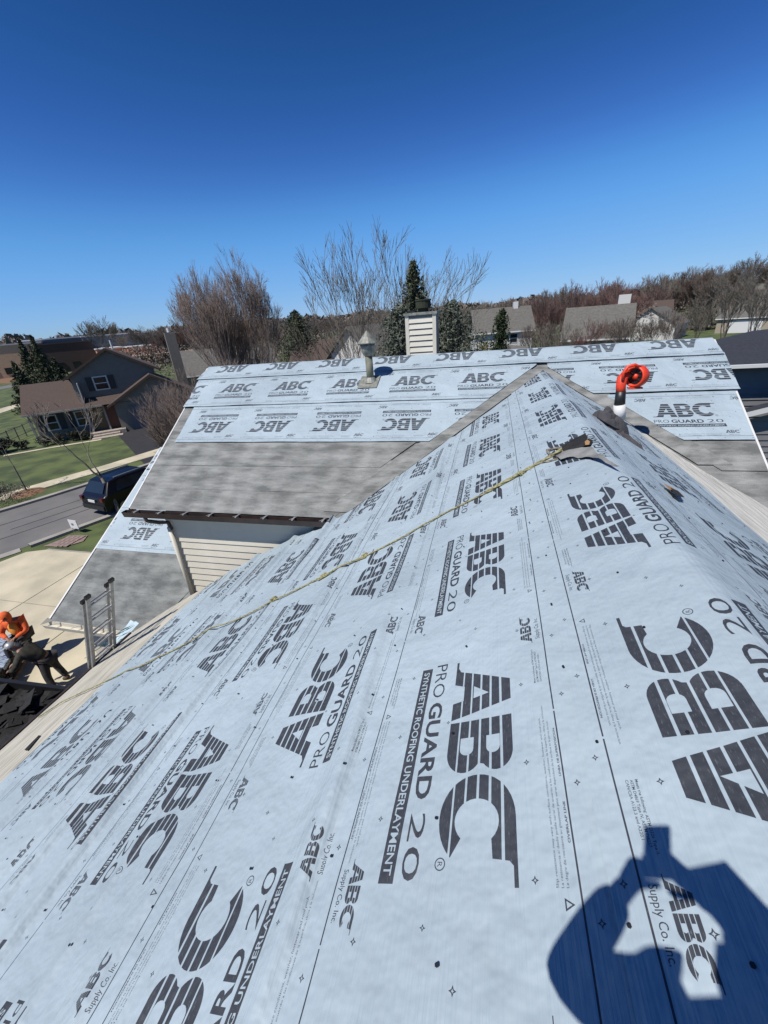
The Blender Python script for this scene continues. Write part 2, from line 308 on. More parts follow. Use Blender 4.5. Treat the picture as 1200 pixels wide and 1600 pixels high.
def sheet_mat():
    mt = bpy.data.materials.new('printed_underlayment'); mt.use_nodes = True; t = mt.node_tree; b = t.nodes['Principled BSDF']; L = t.links.new
    tc = t.nodes.new('ShaderNodeTexCoord'); im = t.nodes.new('ShaderNodeTexImage'); im.image = pimg; L(tc.outputs['UV'], im.inputs[0])
    def nz(scale, sc, det, co='Object', r=.5):
        mp = t.nodes.new('ShaderNodeMapping'); mp.inputs['Scale'].default_value = sc; L(tc.outputs[co], mp.inputs[0])
        n = t.nodes.new('ShaderNodeTexNoise'); n.inputs['Scale'].default_value = scale; n.inputs['Detail'].default_value = det; n.inputs['Roughness'].default_value = r; L(mp.outputs[0], n.inputs[0]); return n.outputs[0]
    film = t.nodes.new('ShaderNodeValToRGB'); film.color_ramp.elements[0].position = .3; film.color_ramp.elements[1].position = .7
    film.color_ramp.elements[0].color = (.246, .300, .336, 1); film.color_ramp.elements[1].color = (.302, .366, .405, 1)
    L(nz(.9, (1, 1, 1), 6), film.inputs[0])
    streak = nz(2.2, (1.2, 90, 1), 3, 'UV')             # fine lines along the roll
    sr = t.nodes.new('ShaderNodeMapRange'); sr.inputs[1].default_value = .35; sr.inputs[2].default_value = .75; sr.inputs[3].default_value = .0; sr.inputs[4].default_value = .16; L(streak, sr.inputs[0])
    m1 = t.nodes.new('ShaderNodeMixRGB'); L(sr.outputs[0], m1.inputs[0]); L(film.outputs[0], m1.inputs[1]); m1.inputs[2].default_value = (.35, .405, .45, 1)
    inkr = t.nodes.new('ShaderNodeValToRGB'); inkr.color_ramp.elements[0].position = .3; inkr.color_ramp.elements[1].position = .7
    inkr.color_ramp.elements[0].color = (.018, .020, .026, 1); inkr.color_ramp.elements[1].color = (.031, .033, .040, 1); L(nz(30, (1, 1, 1), 5), inkr.inputs[0])
    wear = nz(55, (1, 3, 1), 4, 'UV', .7); wr = t.nodes.new('ShaderNodeMapRange'); wr.inputs[1].default_value = .28; wr.inputs[2].default_value = .42; wr.inputs[3].default_value = .72; wr.inputs[4].default_value = .97; L(wear, wr.inputs[0])
    mu = t.nodes.new('ShaderNodeMath'); mu.operation = 'MULTIPLY'; L(im.outputs[0], mu.inputs[0]); L(wr.outputs[0], mu.inputs[1])
    m2 = t.nodes.new('ShaderNodeMixRGB'); L(mu.outputs[0], m2.inputs[0]); L(m1.outputs[0], m2.inputs[1]); L(inkr.outputs[0], m2.inputs[2])
    # boot scuffs and dust
    d = nz(3.1, (1, 1, 1), 9, 'Object', .72); dr = t.nodes.new('ShaderNodeMapRange'); dr.inputs[1].default_value = .60; dr.inputs[2].default_value = .80; dr.inputs[3].default_value = 0; dr.inputs[4].default_value = .30; L(d, dr.inputs[0])
    m3 = t.nodes.new('ShaderNodeMixRGB'); L(dr.outputs[0], m3.inputs[0]); L(m2.outputs[0], m3.inputs[1]); m3.inputs[2].default_value = (.23, .235, .23, 1)
    L(m3.outputs[0], b.inputs['Base Color']); b.inputs['Roughness'].default_value = .55; b.inputs['Specular IOR Level'].default_value = .35
    h1 = nz(2.6, (1, 1, 1), 4, 'Object', .55); h2 = nz(1.2, (2, 60, 1), 3, 'UV')
    a = t.nodes.new('ShaderNodeMath'); a.operation = 'MULTIPLY_ADD'; L(h2, a.inputs[0]); a.inputs[1].default_value = .07; L(h1, a.inputs[2])
    bp = t.nodes.new('ShaderNodeBump'); bp.inputs['Strength'].default_value = .6; bp.inputs['Distance'].default_value = .09; L(a.outputs[0], bp.inputs['Height']); L(bp.outputs[0], b.inputs['Normal'])
    return mt
M['sheet'] = sheet_mat()

# ------------------------------------------------------------------ ground and roads (the setting)
def flat(name, pts, z, matn, parent=None, **k):
    return mesh(name, [(p[0], p[1], z) for p in pts], [tuple(range(len(pts)))], M[matn], parent, **k)
G = 3000
mesh('ground', [(-G, -G, 0), (G, -G, 0), (G, G, 0), (-G, G, 0)], [(0, 1, 2, 3)], M['grass'], kind='structure')
def strip(name, path, wid, z, matn, thick=0, parent=None, off=0, **k):
    P = [Vector((p[0], p[1], 0)) for p in path]
    # smooth
    Q = []
    for i in range(len(P)-1):
        a, b, c, d = P[max(i-1, 0)], P[i], P[i+1], P[min(i+2, len(P)-1)]
        for j in range(6):
            t = j/6; Q.append(.5*((2*b)+(c-a)*t+(2*a-5*b+4*c-d)*t*t+(3*b-a-3*c+d)*t**3))
    Q.append(P[-1]); V = []; F = []
    for i, p in enumerate(Q):
        t = (Q[min(i+1, len(Q)-1)]-Q[max(i-1, 0)]).normalized(); n = Vector((t.y, -t.x, 0))
        for s in (-1, 1):
            e = p+n*(off+s*wid/2); V += [(e.x, e.y, z), (e.x, e.y, z-thick)]
    for i in range(len(Q)-1):
        a = i*4; b = a+4
        F += [(a, a+2, b+2, b)]
        if thick: F += [(a, b, b+1, a+1), (a+2, a+3, b+3, b+2)]
    return mesh(name, V, F, M[matn], parent, **k)
ST = [(-33, -8), (-28.6, 0), (-25.0, 6.5), (-22.0, 12), (-20.2, 16.4), (-18.6, 21.5), (-17.3, 30), (-17, 60), (-19, 110)]
road = strip('road', ST, 6.3, .012, 'asphalt', kind='structure')
strip('kerb', ST, .35, .13, 'curb', .13, off=-3.32, kind='structure'); 
strip('kerb', ST[2:4]+[(-20.75, 14.8)] if False else ST[3:], .32, .12, 'curb', .12, off=3.3, kind='structure')
strip('gutter_strip', ST[:4], .45, .03, 'curb', .02, off=3.3, kind='structure')
strip('pavement', [(-40, -6), (-33, 4.5), (-28.3, 13.2), (-26.4, 17.6), (-24.6, 22.0), (-23.2, 27), (-22.6, 40), (-22.6, 60)], 1.35, .03, 'concrete', .03, kind='structure')
# tar seams on the street
for o_, a_, b_ in ((-.9, 2, 7), (1.1, 1, 6), (.1, 3, 6)):
    strip('tar_seam', [(p[0]+.12*math.sin(i*2.1+o_*5), p[1]) for i, p in enumerate(ST[a_:b_])], .06, .017, 'dark_asphalt', off=o_, kind='structure')
# neighbour's black driveway
flat('asphalt_driveway', [(-34.2, 30.1), (-29.6, 34.8), (-20.2, 26.0), (-21.5, 20.9), (-22.6, 21.2)], .02, 'dark_asphalt', kind='structure')
pvn = strip('pavement', [(-24.9, 21.2), (-23.6, 25.6)], 1.35, .036, 'concrete', .03, kind='structure')
# far road and fields on the left
a = gat(-30, 612); b = gat(60, 596); c = gat(170, 577)
strip('road', [a, b, c, c+(c-b)*2], 7, .03, 'asphalt', kind='structure')
a = gat(-30, 656); b = gat(30, 641); c = gat(70, 634)
strip('pavement', [gat(-30, 652), gat(25, 634.5), gat(80, 620)], 2.6, .03, 'concrete', kind='structure')
flat('dry_field', [gat(-20, 600), gat(40, 598), gat(45, 580), gat(-20, 580)], .02, 'mulch', kind='structure')
# right, beyond the far ridge: street, path
strip('road', [gat(1010, 560), gat(1100, 545), gat(1200, 527), gat(1300, 512)], 2.6, .02, 'curb', kind='structure')
strip('road', [gat(1060, 512), gat(1110, 509), gat(1200, 505), gat(1300, 500)], 5, .02, 'curb', kind='structure')
# our concrete driveway: one slab per joint
drv = mesh('driveway', [(-17.9, -5, .004), (-6.3, -5, .004), (-6.3, 10.7, .004), (-17.9, 10.7, .004)], [(0, 1, 2, 3)], M['curb'], kind='structure')
for i in range(4):
    for j in range(5):
        x0 = -17.8+i*2.88; y0 = -4.9+j*3.1
        mesh('concrete_slab', [(x0, y0, .03), (x0+2.845, y0, .03), (x0+2.845, y0+3.065, .03), (x0, y0+3.065, .03), (x0, y0, .0), (x0+2.845, y0, 0), (x0+2.845, y0+3.065, 0), (x0, y0+3.065, 0)], [(0,1,2,3),(0,4,5,1),(1,5,6,2),(2,6,7,3),(3,7,4,0)], M['concrete'], drv)
flr = mesh('driveway_flare', [(-17.8, -4, .028), (-17.8, 10.6, .028), (-18.6, 10.3, .028), (-19.9, 7.0, .028), (-22.5, 3, .028), (-25, -1.5, .028)], [(0, 1, 2, 3, 4, 5)], M['concrete'], kind='structure')
pv = mesh('paver_bed', [(-18.3, 10.8, .034), (-17.2, 10.9, .034), (-16.8, 11.4, .034), (-17.1, 11.9, .034), (-17.9, 11.8, .034)], [(0, 1, 2, 3, 4)], M['paver'], kind='structure')
br = None
for i in range(9):
    for j in range(9):
        x = -18.3+i*.22; y = 10.6+j*.24+.03*i
        c = Vector((x+1.2, y-12.0)); 
        if (x+17.55)**2+(y-11.35)**2 < .26:
            if br is None: br = MB().box((0, 0, 0), (.20, .22, .03)).out('paver', M['paver'], pv); o = br
            else: o = br.copy(); C.objects.link(o)
            o.location = (x, y, .05)

# ------------------------------------------------------------------ OUR HOUSE
house = empty('house', (0, 4, 0), 'house being re-roofed in the foreground, printed underlayment and grey membrane on crossing gables', 'house')
def hp(o): o.location = o.location-Vector((0, 4, 0)) if False else o.location; return o
hinv = Vector((0, -4, 0))
XR = 1.05; ZR = H-1.275; MS = .5; SL = math.sqrt(1+MS*MS)
MR = .55; SR = math.sqrt(1+MR*MR)
def near_pt(s, y, off=0):                    # s = distance along the slope from the ridge, negative on the left side
    r = .05; MS_ = MS;  a = math.sqrt(s*s+r*r)-r*.55
    k_ = 1/(1+math.exp(-s/.03)) if abs(s) < .6 else (1. if s > 0 else 0.)
    x = XR+s/(SL*(1-k_)+SR*k_); z = ZR-a*(MS/SL*(1-k_)+MR/SR*k_)
    g = s/math.sqrt(s*s+r*r)*(MS if s < 0 else MR)
    n = Vector((g, 0, 1)).normalized()
    return Vector((x, y, z))+n*off
def s_of(x): return (x-XR)*(SL if x < XR else SR)
def x_of(s): return XR+s/(SL if s < 0 else SR)
VALL = [(-2.51, 5.94), (-3.05, 5.80), (-3.95, 5.75), (-4.7, 5.45), (-5.43, 5.14), (-6.0, 4.85), (-6.4, 4.45)]
VALL2 = [(-2.2, 5.83)]+VALL
def yfar(x):
    if x > XR: return (4.142-MR*(x-XR))/.433
    yv = (3.617+.5*x)/.433
    if x > -2.0: return yv
    if x < -6.4: return 4.45
    xs = [p[0] for p in VALL2][::-1]; ys = [p[1] for p in VALL2][::-1]
    yb = float(np.interp(x, xs, ys))
    return max(yv, yb) if x > -2.51 else yb
rng = np.random.RandomState(3)
KW = [(rng.uniform(1.5, 9), rng.uniform(.4, 3), rng.uniform(0, 6.28), rng.uniform(-.6, .6)) for _ in range(14)]
BUMPS = [(-.70, .040, .085, 1), (-2.46, .070, .085, 2), (-3.26, .070, .09, 3), (-1.56, .035, .07, 4), (-4.08, .045, .09, 5), (-2.9, .03, .06, 6), (-1.95, .020, .05, 7), (-4.65, .03, .07, 8)]
def disp(x, y):
    d = 0
    for i, (kx, ky, ph, dr) in enumerate(KW):
        d += .0011*math.sin(kx*x+ky*y+ph+.8*math.sin(.7*y+ph))
    d += .010*noise.noise(Vector((x*1.1, y*.45, 3.)))+.005*abs(noise.noise(Vector((x*3+y*1.6, y*.9-x, 21.))))+.0035*noise.noise(Vector((x*4.2, y*.9, 7.)))+.0018*noise.noise(Vector((x*9, y*5, 1.)))
    d += .004*noise.noise(Vector((x*2.2+.5*y, y*.8, 11.)))
    for x0, a, w_, k in BUMPS:
        xc = x0+.05*noise.noise(Vector((y*.5, k, 0)))*2; am = a*min(1.3, max(.15, .8+.9*noise.noise(Vector((y*.45, k*3.1, 5.)))))
        dx = x-xc; ww = w_*(1.25 if dx < 0 else .46)
        if abs(dx) < .35: d += am*math.exp(-(dx/ww)**2)
    return d
# decks (solid roof bodies under the sheets)
def deck(name, polyfn, matn, holes=None): pass
# near left deck + right deck as thick slabs with uv
def uvmesh(name, grid, U, mt, parent, smooth=True, **k):
    ny, nx = len(grid), len(grid[0]); V = [p for row in grid for p in row]; F = [(i*nx+j, i*nx+j+1, (i+1)*nx+j+1, (i+1)*nx+j) for i in range(ny-1) for j in range(nx-1)]
    me = bpy.data.meshes.new(name); me.from_pydata([tuple(v) for v in V], [], F); me.update()
    uv = me.uv_layers.new(name='UVMap'); flatu = [U[i//nx][i % nx] for i in range(nx*ny)]
    li = np.empty(len(me.loops), np.int32); me.loops.foreach_get('vertex_index', li); arr = np.array(flatu, np.float32)[li]; uv.data.foreach_set('uv', arr.ravel())
    if smooth: me.polygons.foreach_set('use_smooth', [True]*len(me.polygons))
    if me.polygons and me.polygons[len(me.polygons)//2].normal.z < 0: me.flip_normals()
    me.materials.append(mt); o = bpy.data.objects.new(name, me)
    put(o, parent, **k)
    if parent: o.location = -parent.location
    return o
def hpart(o): o.location = -house.location; return o
def near_sheet(s_lo, s_hi, base_s, inv, y0=-1.6, lift=(.012, .004), cut=.12, phase=1.755, crop=None, ext=0):
    """base_s: where the base line of the print lies; inv: letters' tops point down-slope on the left side"""
    ns = max(6, int((s_hi-s_lo)/.014)); ny = 230; grid = []; U = []
    for i in range(ns+1):
        s = s_lo+(s_hi-s_lo)*i/ns; x = x_of(s); row = []; ur = []
        y1 = yfar(x)-cut+.035*noise.noise(Vector((x*2.5, 3.3, s_lo)))
        for j in range(ny+1):
            t = j/ny; t = t**1.35; y = y0+(y1-y0)*t
            fr = (s_hi-s)/(s_hi-s_lo)
            if s_lo < -.8: l = lift[1]+(lift[0]-lift[1])*fr
            elif s_hi > .8: l = lift[1]+(lift[0]-lift[1])*(1-fr)
            else: l = lift[0]
            row.append(near_pt(s, y, .012+l+disp(x, y)+.004*math.exp(-((s-s_lo)/.02)**2)*noise.noise(Vector((y*3, s_lo, 0)))))
            v = ((base_s-s) if inv else (s-base_s))+.0895
            yw = y if y > 1.6 or base_s > -1.77 else 1.6-(1.6-y)*1.08
            u = ((yw-phase) if inv else (phase-yw))
            ur.append((u/PW, v/PH))
        grid.append(row); U.append(ur)
    o = uvmesh('underlayment_sheet', grid, U, M['sheet'], house); return o
SX = lambda x: s_of(x)
m9 = .09
# right slope lower sheet, then left slope from the eave up, the ridge sheet last
near_sheet(.30, 1.42, 1.33, True, lift=(.010, .004), phase=.70, cut=.10)                       # right slope
near_sheet(SX(-5.08), SX(-5.30)+1.025, SX(-5.30), False, phase=2.72+1.55*0, cut=.06, lift=(.010, .003))
near_sheet(SX(-3.76)-1.025, SX(-3.76)+m9, SX(-3.76), True, phase=1.22, cut=.06)
near_sheet(SX(-3.96)-m9, SX(-3.96)+1.025, SX(-3.96), False, phase=2.21, cut=.06)
near_sheet(SX(-2.28)-1.025, SX(-2.28)+m9, SX(-2.28), True, phase=.80, cut=.06)
near_sheet(SX(-2.34)-m9, SX(-2.34)+1.025, SX(-2.34), False, phase=1.66, cut=.06)
near_sheet(SX(-.57)-1.025, SX(-.57)+m9, SX(-.57), True, phase=1.20, cut=.08)
near_sheet(SX(-.505)-m9, SX(-.505)+1.025, SX(-.505), False, phase=1.755, cut=.10)
near_sheet(-.716, .399, .305, True, phase=.74, lift=(.016, .016), cut=.05)                        # over the ridge
# membranes on the near roof (grey felt at eaves / valleys)
def surf_patch(name, s0, s1, y0f, y1f, mt, off, ns=14, ny=60, wav=.003, **k):
    grid = []; U = []
    for i in range(ns+1):
        s = s0+(s1-s0)*i/ns; row = []; ur = []
        for j in range(ny+1):
            y = y0f(s)+(y1f(s)-y0f(s))*j/ny; x = x_of(s)
            row.append(near_pt(s, y, off+wav*noise.noise(Vector((x*5, y*2, 2.))))); ur.append((y, s))
        grid.append(row); U.append(ur)
    return uvmesh(name, grid, U, mt, house, **k)
xs_ = x_of
surf_patch('roof_deck', SX(-6.35), 0, lambda s: -3, lambda s: yfar(xs_(s))+.0, M['shield'], -.012, ns=40)
surf_patch('roof_deck', 0, s_of(5.7), lambda s: -3, lambda s: min(yfar(xs_(s))+.02, 9.6), M['shield'], -.012, ns=90)
surf_patch('eave_felt', SX(-6.38), SX(-4.95), lambda s: -2.5, lambda s: yfar(xs_(s))-.04, M['felt'], .004, ns=26, ny=90, wav=.008, label='cream weathered felt strip along the near eave')
# white felt band on the right slope, outer edge runs away from the camera
def wb_hi(y): return np.interp(y, [-2, 6.2, 6.5, 7.3, 8.0, 8.4], [4.33, 4.0, 3.05, 2.62, 2.40, 2.28])
grid = []; U = []
for j in range(91):
    y = -2+(8.25+2)*j/90; row = []; ur = []
    a_ = 2.22; b_ = float(wb_hi(y))
    for i in range(27):
        x = a_+(b_-a_)*i/26; s = s_of(x)
        row.append(near_pt(s, y, .006+.012*noise.noise(Vector((x*7, y*.7, 4.)))+.006*abs(math.sin(x*16+.6*y)))); ur.append((x, y))
    grid.append(row); U.append(ur)
uvmesh('valley_felt', grid, U, M['white_felt'], house, label='wrinkled off-white felt band along the right slope')

# far wing, two faces
MF = .433; SF = math.sqrt(1+MF*MF); YF = 10.44; ZF = H-5.417+MF*YF
def far_pt(x, q, off=0):                     # q = distance down the front slope from the ridge; negative behind it
    a = math.sqrt(q*q+.0016)-.03; y = YF-q/SF; z = ZF-a*MF/SF
    n = Vector((0, -MF if q > 0 else MF, 1)).normalized(); return Vector((x, y, z))+n*off
qY = lambda y: (YF-y)*SF
def rkL(q): return -7.78+(7.78-6.74)*max(q, 0)/qY(5.65)
def rkR(q): return 4.43-.38*max(q, 0)/qY(7.0)
def apexcut(q):                              # valley lines at this q: x left, x right
    y = YF-q/SF; z = H-5.417+MF*y
    xl = (z-H+1.8)/.5; xr = XR+(H-1.275-z)/MR
    return xl, xr
def far_patch(name, q0, q1, xl, xr, mt, off, nq=20, nx=160, uvf=None, wav=.004, seed=0, **k):
    grid = []; U = []
    for i in range(nq+1):
        q = q0+(q1-q0)*i/nq; row = []; ur = []; a, b = xl(q), xr(q)
        for j in range(nx+1):
            x = a+(b-a)*j/nx; o_ = off(q, x) if callable(off) else off
            row.append(far_pt(x, q, o_+wav*noise.noise(Vector((x*2.3, q*2.3, seed)))+wav*.5*noise.noise(Vector((x*6, q*7, seed+4))))); ur.append(uvf(x, q) if uvf else (x, -q))
        grid.append(row); U.append(ur)
    o = uvmesh(name, grid, U, mt, house, **k)
    return o
QE = qY(5.65)
far_patch('roof_deck', 0, QE, rkL, lambda q: min(apexcut(q)[0]+.05, 1.05) if q > .9 else 1.05, M['shield'], .004, nq=34, wav=.006)
far_patch('roof_deck', 0, qY(5.3), lambda q: max(apexcut(q)[1]-.05, 1.05) if q > .9 else 1.05, lambda q: max(rkR(q), apexcut(q)[1]), M['shield'], .004, nq=36)
far_patch('membrane_course', qY(7.6), qY(6.79), lambda q: apexcut(q)[1]+.2, lambda q: rkR(q)-.01, M['shield'], .022, nq=8, seed=31)
far_patch('roof_deck', -4.6, 0, lambda q: -7.78, lambda q: 4.43, M['shield'], -.01, nq=12)
# separate overlapping membrane courses
far_patch('membrane_course', qY(6.17), QE+.02, lambda q: rkL(q)+.02, lambda q: apexcut(q)[0]-.15, M['shield'], .012, nq=10, seed=5)
far_patch('membrane_course', qY(6.95), qY(6.15), lambda q: rkL(q)+.02, lambda q: apexcut(q)[0]-.3, M['shield'], .018, nq=12, seed=6)
far_patch('membrane_course', qY(7.6), qY(6.76), lambda q: rkL(q)+.02, lambda q: apexcut(q)[0]-.55, M['shield'], .026, nq=12, seed=9)
# valley membrane strips
for side in (0, 1):
    grid = []; U = []
    for i in range(41):
        q = qY(9.62)+(qY(5.75 if side == 0 else 6.9)-qY(9.62))*i/40; xv = apexcut(q)[side]; row = []; ur = []
        for j in range(9):
            x = xv+(j/8*(.46))*(-1 if side == 0 else 1); row.append(far_pt(x, q, .030+.004*noise.noise(Vector((x*4, q*4, 1))))); ur.append((x*1.3+q, q+7))
        grid.append(row); U.append(ur)
    uvmesh('valley_membrane', grid, U, M['shield'], house)
def far_sheet(qlo, width, xl, xr, inv, phase, seed, period=1.52, off0=.034):
    """qlo = q of the lower edge"""
    def uvf(x, q):
        v = (qlo-q)/width; u = (x-phase)/period
        return (-u, 1-v) if inv else (u, v)
    def off(q, x):
        e = math.exp(-((qlo-q)/.05)**2)*(.010+.028*max(0, noise.noise(Vector((x*.8, seed, 1)))))
        return off0+.006*(1-(qlo-q)/width)+e
    return far_patch('underlayment_sheet', qlo-width, qlo, xl, xr, M['sheet'], off, nq=34, nx=220, uvf=uvf, wav=.006, seed=seed)
vL = lambda q: min(apexcut(q)[0]-.30, .93); vR = lambda q: max(apexcut(q)[1]+.18, 1.15)
jag = lambda q, a, k: a*noise.noise(Vector((q*3, k, 0)))
far_sheet(qY(7.42), 1.37, lambda q: rkL(q)+.28+jag(q, .03, 1), vL, True, -4.18, 11, 1.50)                       # left, lowest
far_sheet(qY(8.66), 1.30, lambda q: rkL(q)-.02+jag(q, .05, 2), vL, False, -6.73, 12, 1.51, .040)
far_sheet(qY(7.42), 1.37, lambda q: apexcut(q)[1]+.35, lambda q: rkR(q)-.02, False, 2.78, 13, 1.50)
far_sheet(qY(8.70), 1.30, vR, lambda q: rkR(q)+.06, True, 3.15, 14, 1.50, .040)
far_sheet(qY(9.80), 1.25, lambda q: -7.72+jag(q, .06, 5), lambda q: 4.40+jag(q, .05, 6), True, -3.35, 15, 1.50, .048)
# rake boards, fascia, gutter of the far wing
b = MB()
for fn, sg, yl in ((rkL, -1, 5.66), (rkR, 1, 6.8)):
    pass
def rake(fn, q1, sg, nm):
    b = MB(); n = 14
    for i in range(n):
        qa, qb = q1*i/n, q1*(i+1)/n; A = far_pt(fn(qa), qa); B = far_pt(fn(qb), qb); d = Vector((sg*.03, 0, 0)); u = Vector((0, 0, .012)); l = Vector((0, 0, -.16))
        b.add([A+u, B+u, B+d+u, A+d+u, A+l, B+l, B+d+l, A+d+l], [(0,1,2,3),(3,2,6,7),(4,7,6,5),(0,4,5,1)])
    return hpart(b.out(nm, M['white'], house))
rake(rkL, QE, -1, 'rake_board'); rake(rkR, qY(5.9), 1, 'rake_board')
zE = H-5.417+MF*5.65
g = empty  # noqa
def hbox(nm, x0, x1, y0, y1, z0, z1, mt, parent=None, **k):
    o = MB().bx(x0, x1, y0, y1, z0, z1).out(nm, M[mt], parent or house, **k); return hpart(o) if parent is None else o
gut = MB(); xg0, xg1 = -6.80, -2.42
prof = [(0, 0), (0, -.11), (-.10, -.11), (-.125, 0), (-.118, 0), (-.095, -.10), (-.012, -.10), (-.012, 0)]
gut.prism([(xg0, 5.62+a_, zE-.005+b_) for a_, b_ in prof], (xg1-xg0, 0, 0)); gut.add([(xg0, 5.62, zE), (xg0, 5.62, zE-.11), (xg0, 5.52, zE-.11), (xg0, 5.495, zE)], [(0, 1, 2, 3)])
gutter = hpart(gut.out('gutter', M['brown_metal'], house, label='dark brown gutter under the far wing eave'))
for i in range(8):
    x = -6.5+i*.55; MB().box((x, 5.56, zE+.004), (.03, .13, .012)).add([(x-.06, 5.50, zE+.012), (x+.02, 5.62, zE+.012), (x+.04, 5.62, zE+.012), (x-.04, 5.50, zE+.012)], [(0, 1, 2, 3)]).out('hanger', M['alu'], gutter)
hbox('fascia', -6.78, -2.42, 5.635, 5.66, zE-.16, zE-.012, 'brown_metal')
hbox('soffit', -6.74, -2.3, 5.66, 5.88, zE-.17, zE-.15, 'cream')
ds = MB().tube([(-6.35, 5.56, zE-.10), (-6.35, 5.57, zE-.20), (-6.22, 5.70, zE-.30), (-6.10, 5.80, zE-.34), (-6.07, 5.80, zE-.50)], .038, 8)
hpart(ds.out('downspout', M['brown_metal'], house, smooth=True))
hpart(MB().tube([(-6.10, 5.79, zE-.44), (-6.10, 5.79, zE-2.3)], .045, 8).out('downspout', M['cream'], house, smooth=True))
hbox('corner_post', -6.17, -6.06, 5.82, 5.93, 1.2, zE-.16, 'cream')
# siding: one lap board per course
zz = zE-.17; i = 0
wall = hpart(MB().bx(-6.14, 1.0, 5.875, 9.5, .3, zE-.12).out('wall', M['cream'], house))
sb = None
while zz > 2.0:
    if sb is None:
        sb = MB().add([(-6.06, 5.862, 0), (-1.0, 5.862, 0), (-1.0, 5.838, -.150), (-6.06, 5.838, -.150), (-6.06, 5.874, -.152), (-1.0, 5.874, -.152)], [(0, 3, 2, 1), (3, 4, 5, 2)]).out('siding_board', M['cream'], house)
        o = sb
    else: o = sb.copy(); C.objects.link(o)
    o.location = (-house.location.x, -house.location.y, zz); zz -= .155
# end wall of the far wing on the left, and body of the main house
hpart(MB().add([(-6.13, 5.88, .3), (-6.13, 14.9, .3), (-6.13, 14.9, zE-.1), (-6.13, YF, ZF-.2), (-6.13, 5.88, zE-.1)], [(0, 1, 2, 3, 4)]).out('wall', M['cream'], house))
hpart(MB().add([(3.9, 5.8, .0), (3.9, 14.9, 0), (3.9, 14.9, zE-.1), (3.9, YF, ZF-.2), (3.9, 5.8, ZF-2.3)], [(0, 4, 3, 2, 1)]).out('wall', M['cream'], house))
hpart(MB().bx(-5.9, 3.5, -3, 5.6, 0, 2.6).out('wall', M['cream'], house))
hpart(MB().add([(-5.9, -3, 2.6), (3.5, -3, 2.6), (3.5, -3, 5.0), (XR, -3, ZR-.05), (-5.9, -3, 2.9)], [(0, 1, 2, 3, 4)]).out('wall', M['cream'], house))
# near eave: drip edge line
hpart(MB().bx(-6.43, -6.395, -3, 4.45, 2.55, 2.74).out('drip_edge', M['brown_metal'], house))
hpart(MB().bx(5.71, 5.74, -3, 6.78, 3.70, 3.86).out('drip_edge', M['white'], house))
# lower roof on the left
YL, ZL, ML = 4.99, H-5.54, .56
def low_pt(x, y, off=0):
    n = Vector((0, -ML, 1)).normalized(); return Vector((x, y, ZL+ML*(y-YL)))+n*off
def low_patch(name, y0, y1, xl, xr, mt, off, ny=16, nx=60, uvf=None, seed=0, wav=.004, **k):
    grid = []; U = []
    for i in range(ny+1):
        y = y0+(y1-y0)*i/ny; row = []; ur = []
        for j in range(nx+1):
            x = xl(y)+(xr(y)-xl(y))*j/nx; row.append(low_pt(x, y, off+wav*noise.noise(Vector((x*2, y*2, seed))))); ur.append(uvf(x, y) if uvf else (x, y+3))
        grid.append(row); U.append(ur)
    return uvmesh(name, grid, U, mt, house, **k)
SLO = math.sqrt(1+ML*ML)
lxl = lambda y: -9.40; lxr = lambda y: -6.10 if y > 5.85 else -6.10-(5.85-y)*.35
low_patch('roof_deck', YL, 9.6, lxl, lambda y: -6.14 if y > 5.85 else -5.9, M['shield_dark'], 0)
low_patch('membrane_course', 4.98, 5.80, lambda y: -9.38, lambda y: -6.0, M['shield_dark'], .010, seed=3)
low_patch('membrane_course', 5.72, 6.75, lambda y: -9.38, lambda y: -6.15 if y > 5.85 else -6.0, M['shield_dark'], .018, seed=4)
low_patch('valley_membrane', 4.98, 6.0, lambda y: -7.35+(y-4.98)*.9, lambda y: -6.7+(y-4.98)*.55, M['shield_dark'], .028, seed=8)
def low_sheet(yl, wd, inv, ph, seed, off):
    low_patch('underlayment_sheet', yl, yl+wd/SLO, lambda y: -9.40+.02*noise.noise(Vector((y*4, seed, 0))), lambda y: -6.16, M['sheet'], off, ny=24, nx=90, seed=seed, wav=.006,
              uvf=lambda x, y: ((-(x-ph)/1.5, 1-(y-yl)*SLO/wd) if inv else ((x-ph)/1.5, (y-yl)*SLO/wd)))
low_sheet(6.60, 1.25, True, -6.35, 21, .030); low_sheet(7.60, 1.25, False, -9.1, 22, .036); low_sheet(8.55, 1.2, True, -7, 23, .042)
hbox('rake_board', -9.45, -9.41, YL, 9.6, 0, .1, 'white') if False else hpart(MB().add([low_pt(-9.41, YL, .02), low_pt(-9.41, 9.6, .02), low_pt(-9.45, 9.6, .02), low_pt(-9.45, YL, .02), low_pt(-9.41, YL, -.14), low_pt(-9.41, 9.6, -.14), low_pt(-9.45, 9.6, -.14), low_pt(-9.45, YL, -.14)], [(0,1,2,3),(2,3,7,6),(0,3,7,4),(0,4,5,1)]).out('rake_board', M['white'], house))
g2 = MB(); g2.prism([(-9.45, 4.98+a_*1.25, ZL-.01+b_) for a_, b_ in prof], (2.9, 0, 0)); lg = hpart(g2.out('gutter', M['cream'], house, label='pale empty gutter on the low front roof'))
for i in range(5): MB().add([(-9.25+i*.6, 4.84, ZL), (-9.10+i*.6, 4.97, ZL), (-9.06+i*.6, 4.97, ZL), (-9.21+i*.6, 4.84, ZL)], [(0, 1, 2, 3)]).out('hanger', M['alu'], lg)
MB().add([(-9.52, 4.83, ZL-.02), (-9.30, 4.99, ZL), (-9.45, 4.99, ZL+.07)], [(0, 1, 2)]).out('bent_flashing', M['black'], lg)
hpart(MB().bx(-9.2, -6.2, 5.4, 9.4, 0, ZL).out('wall', M['cream'], house))
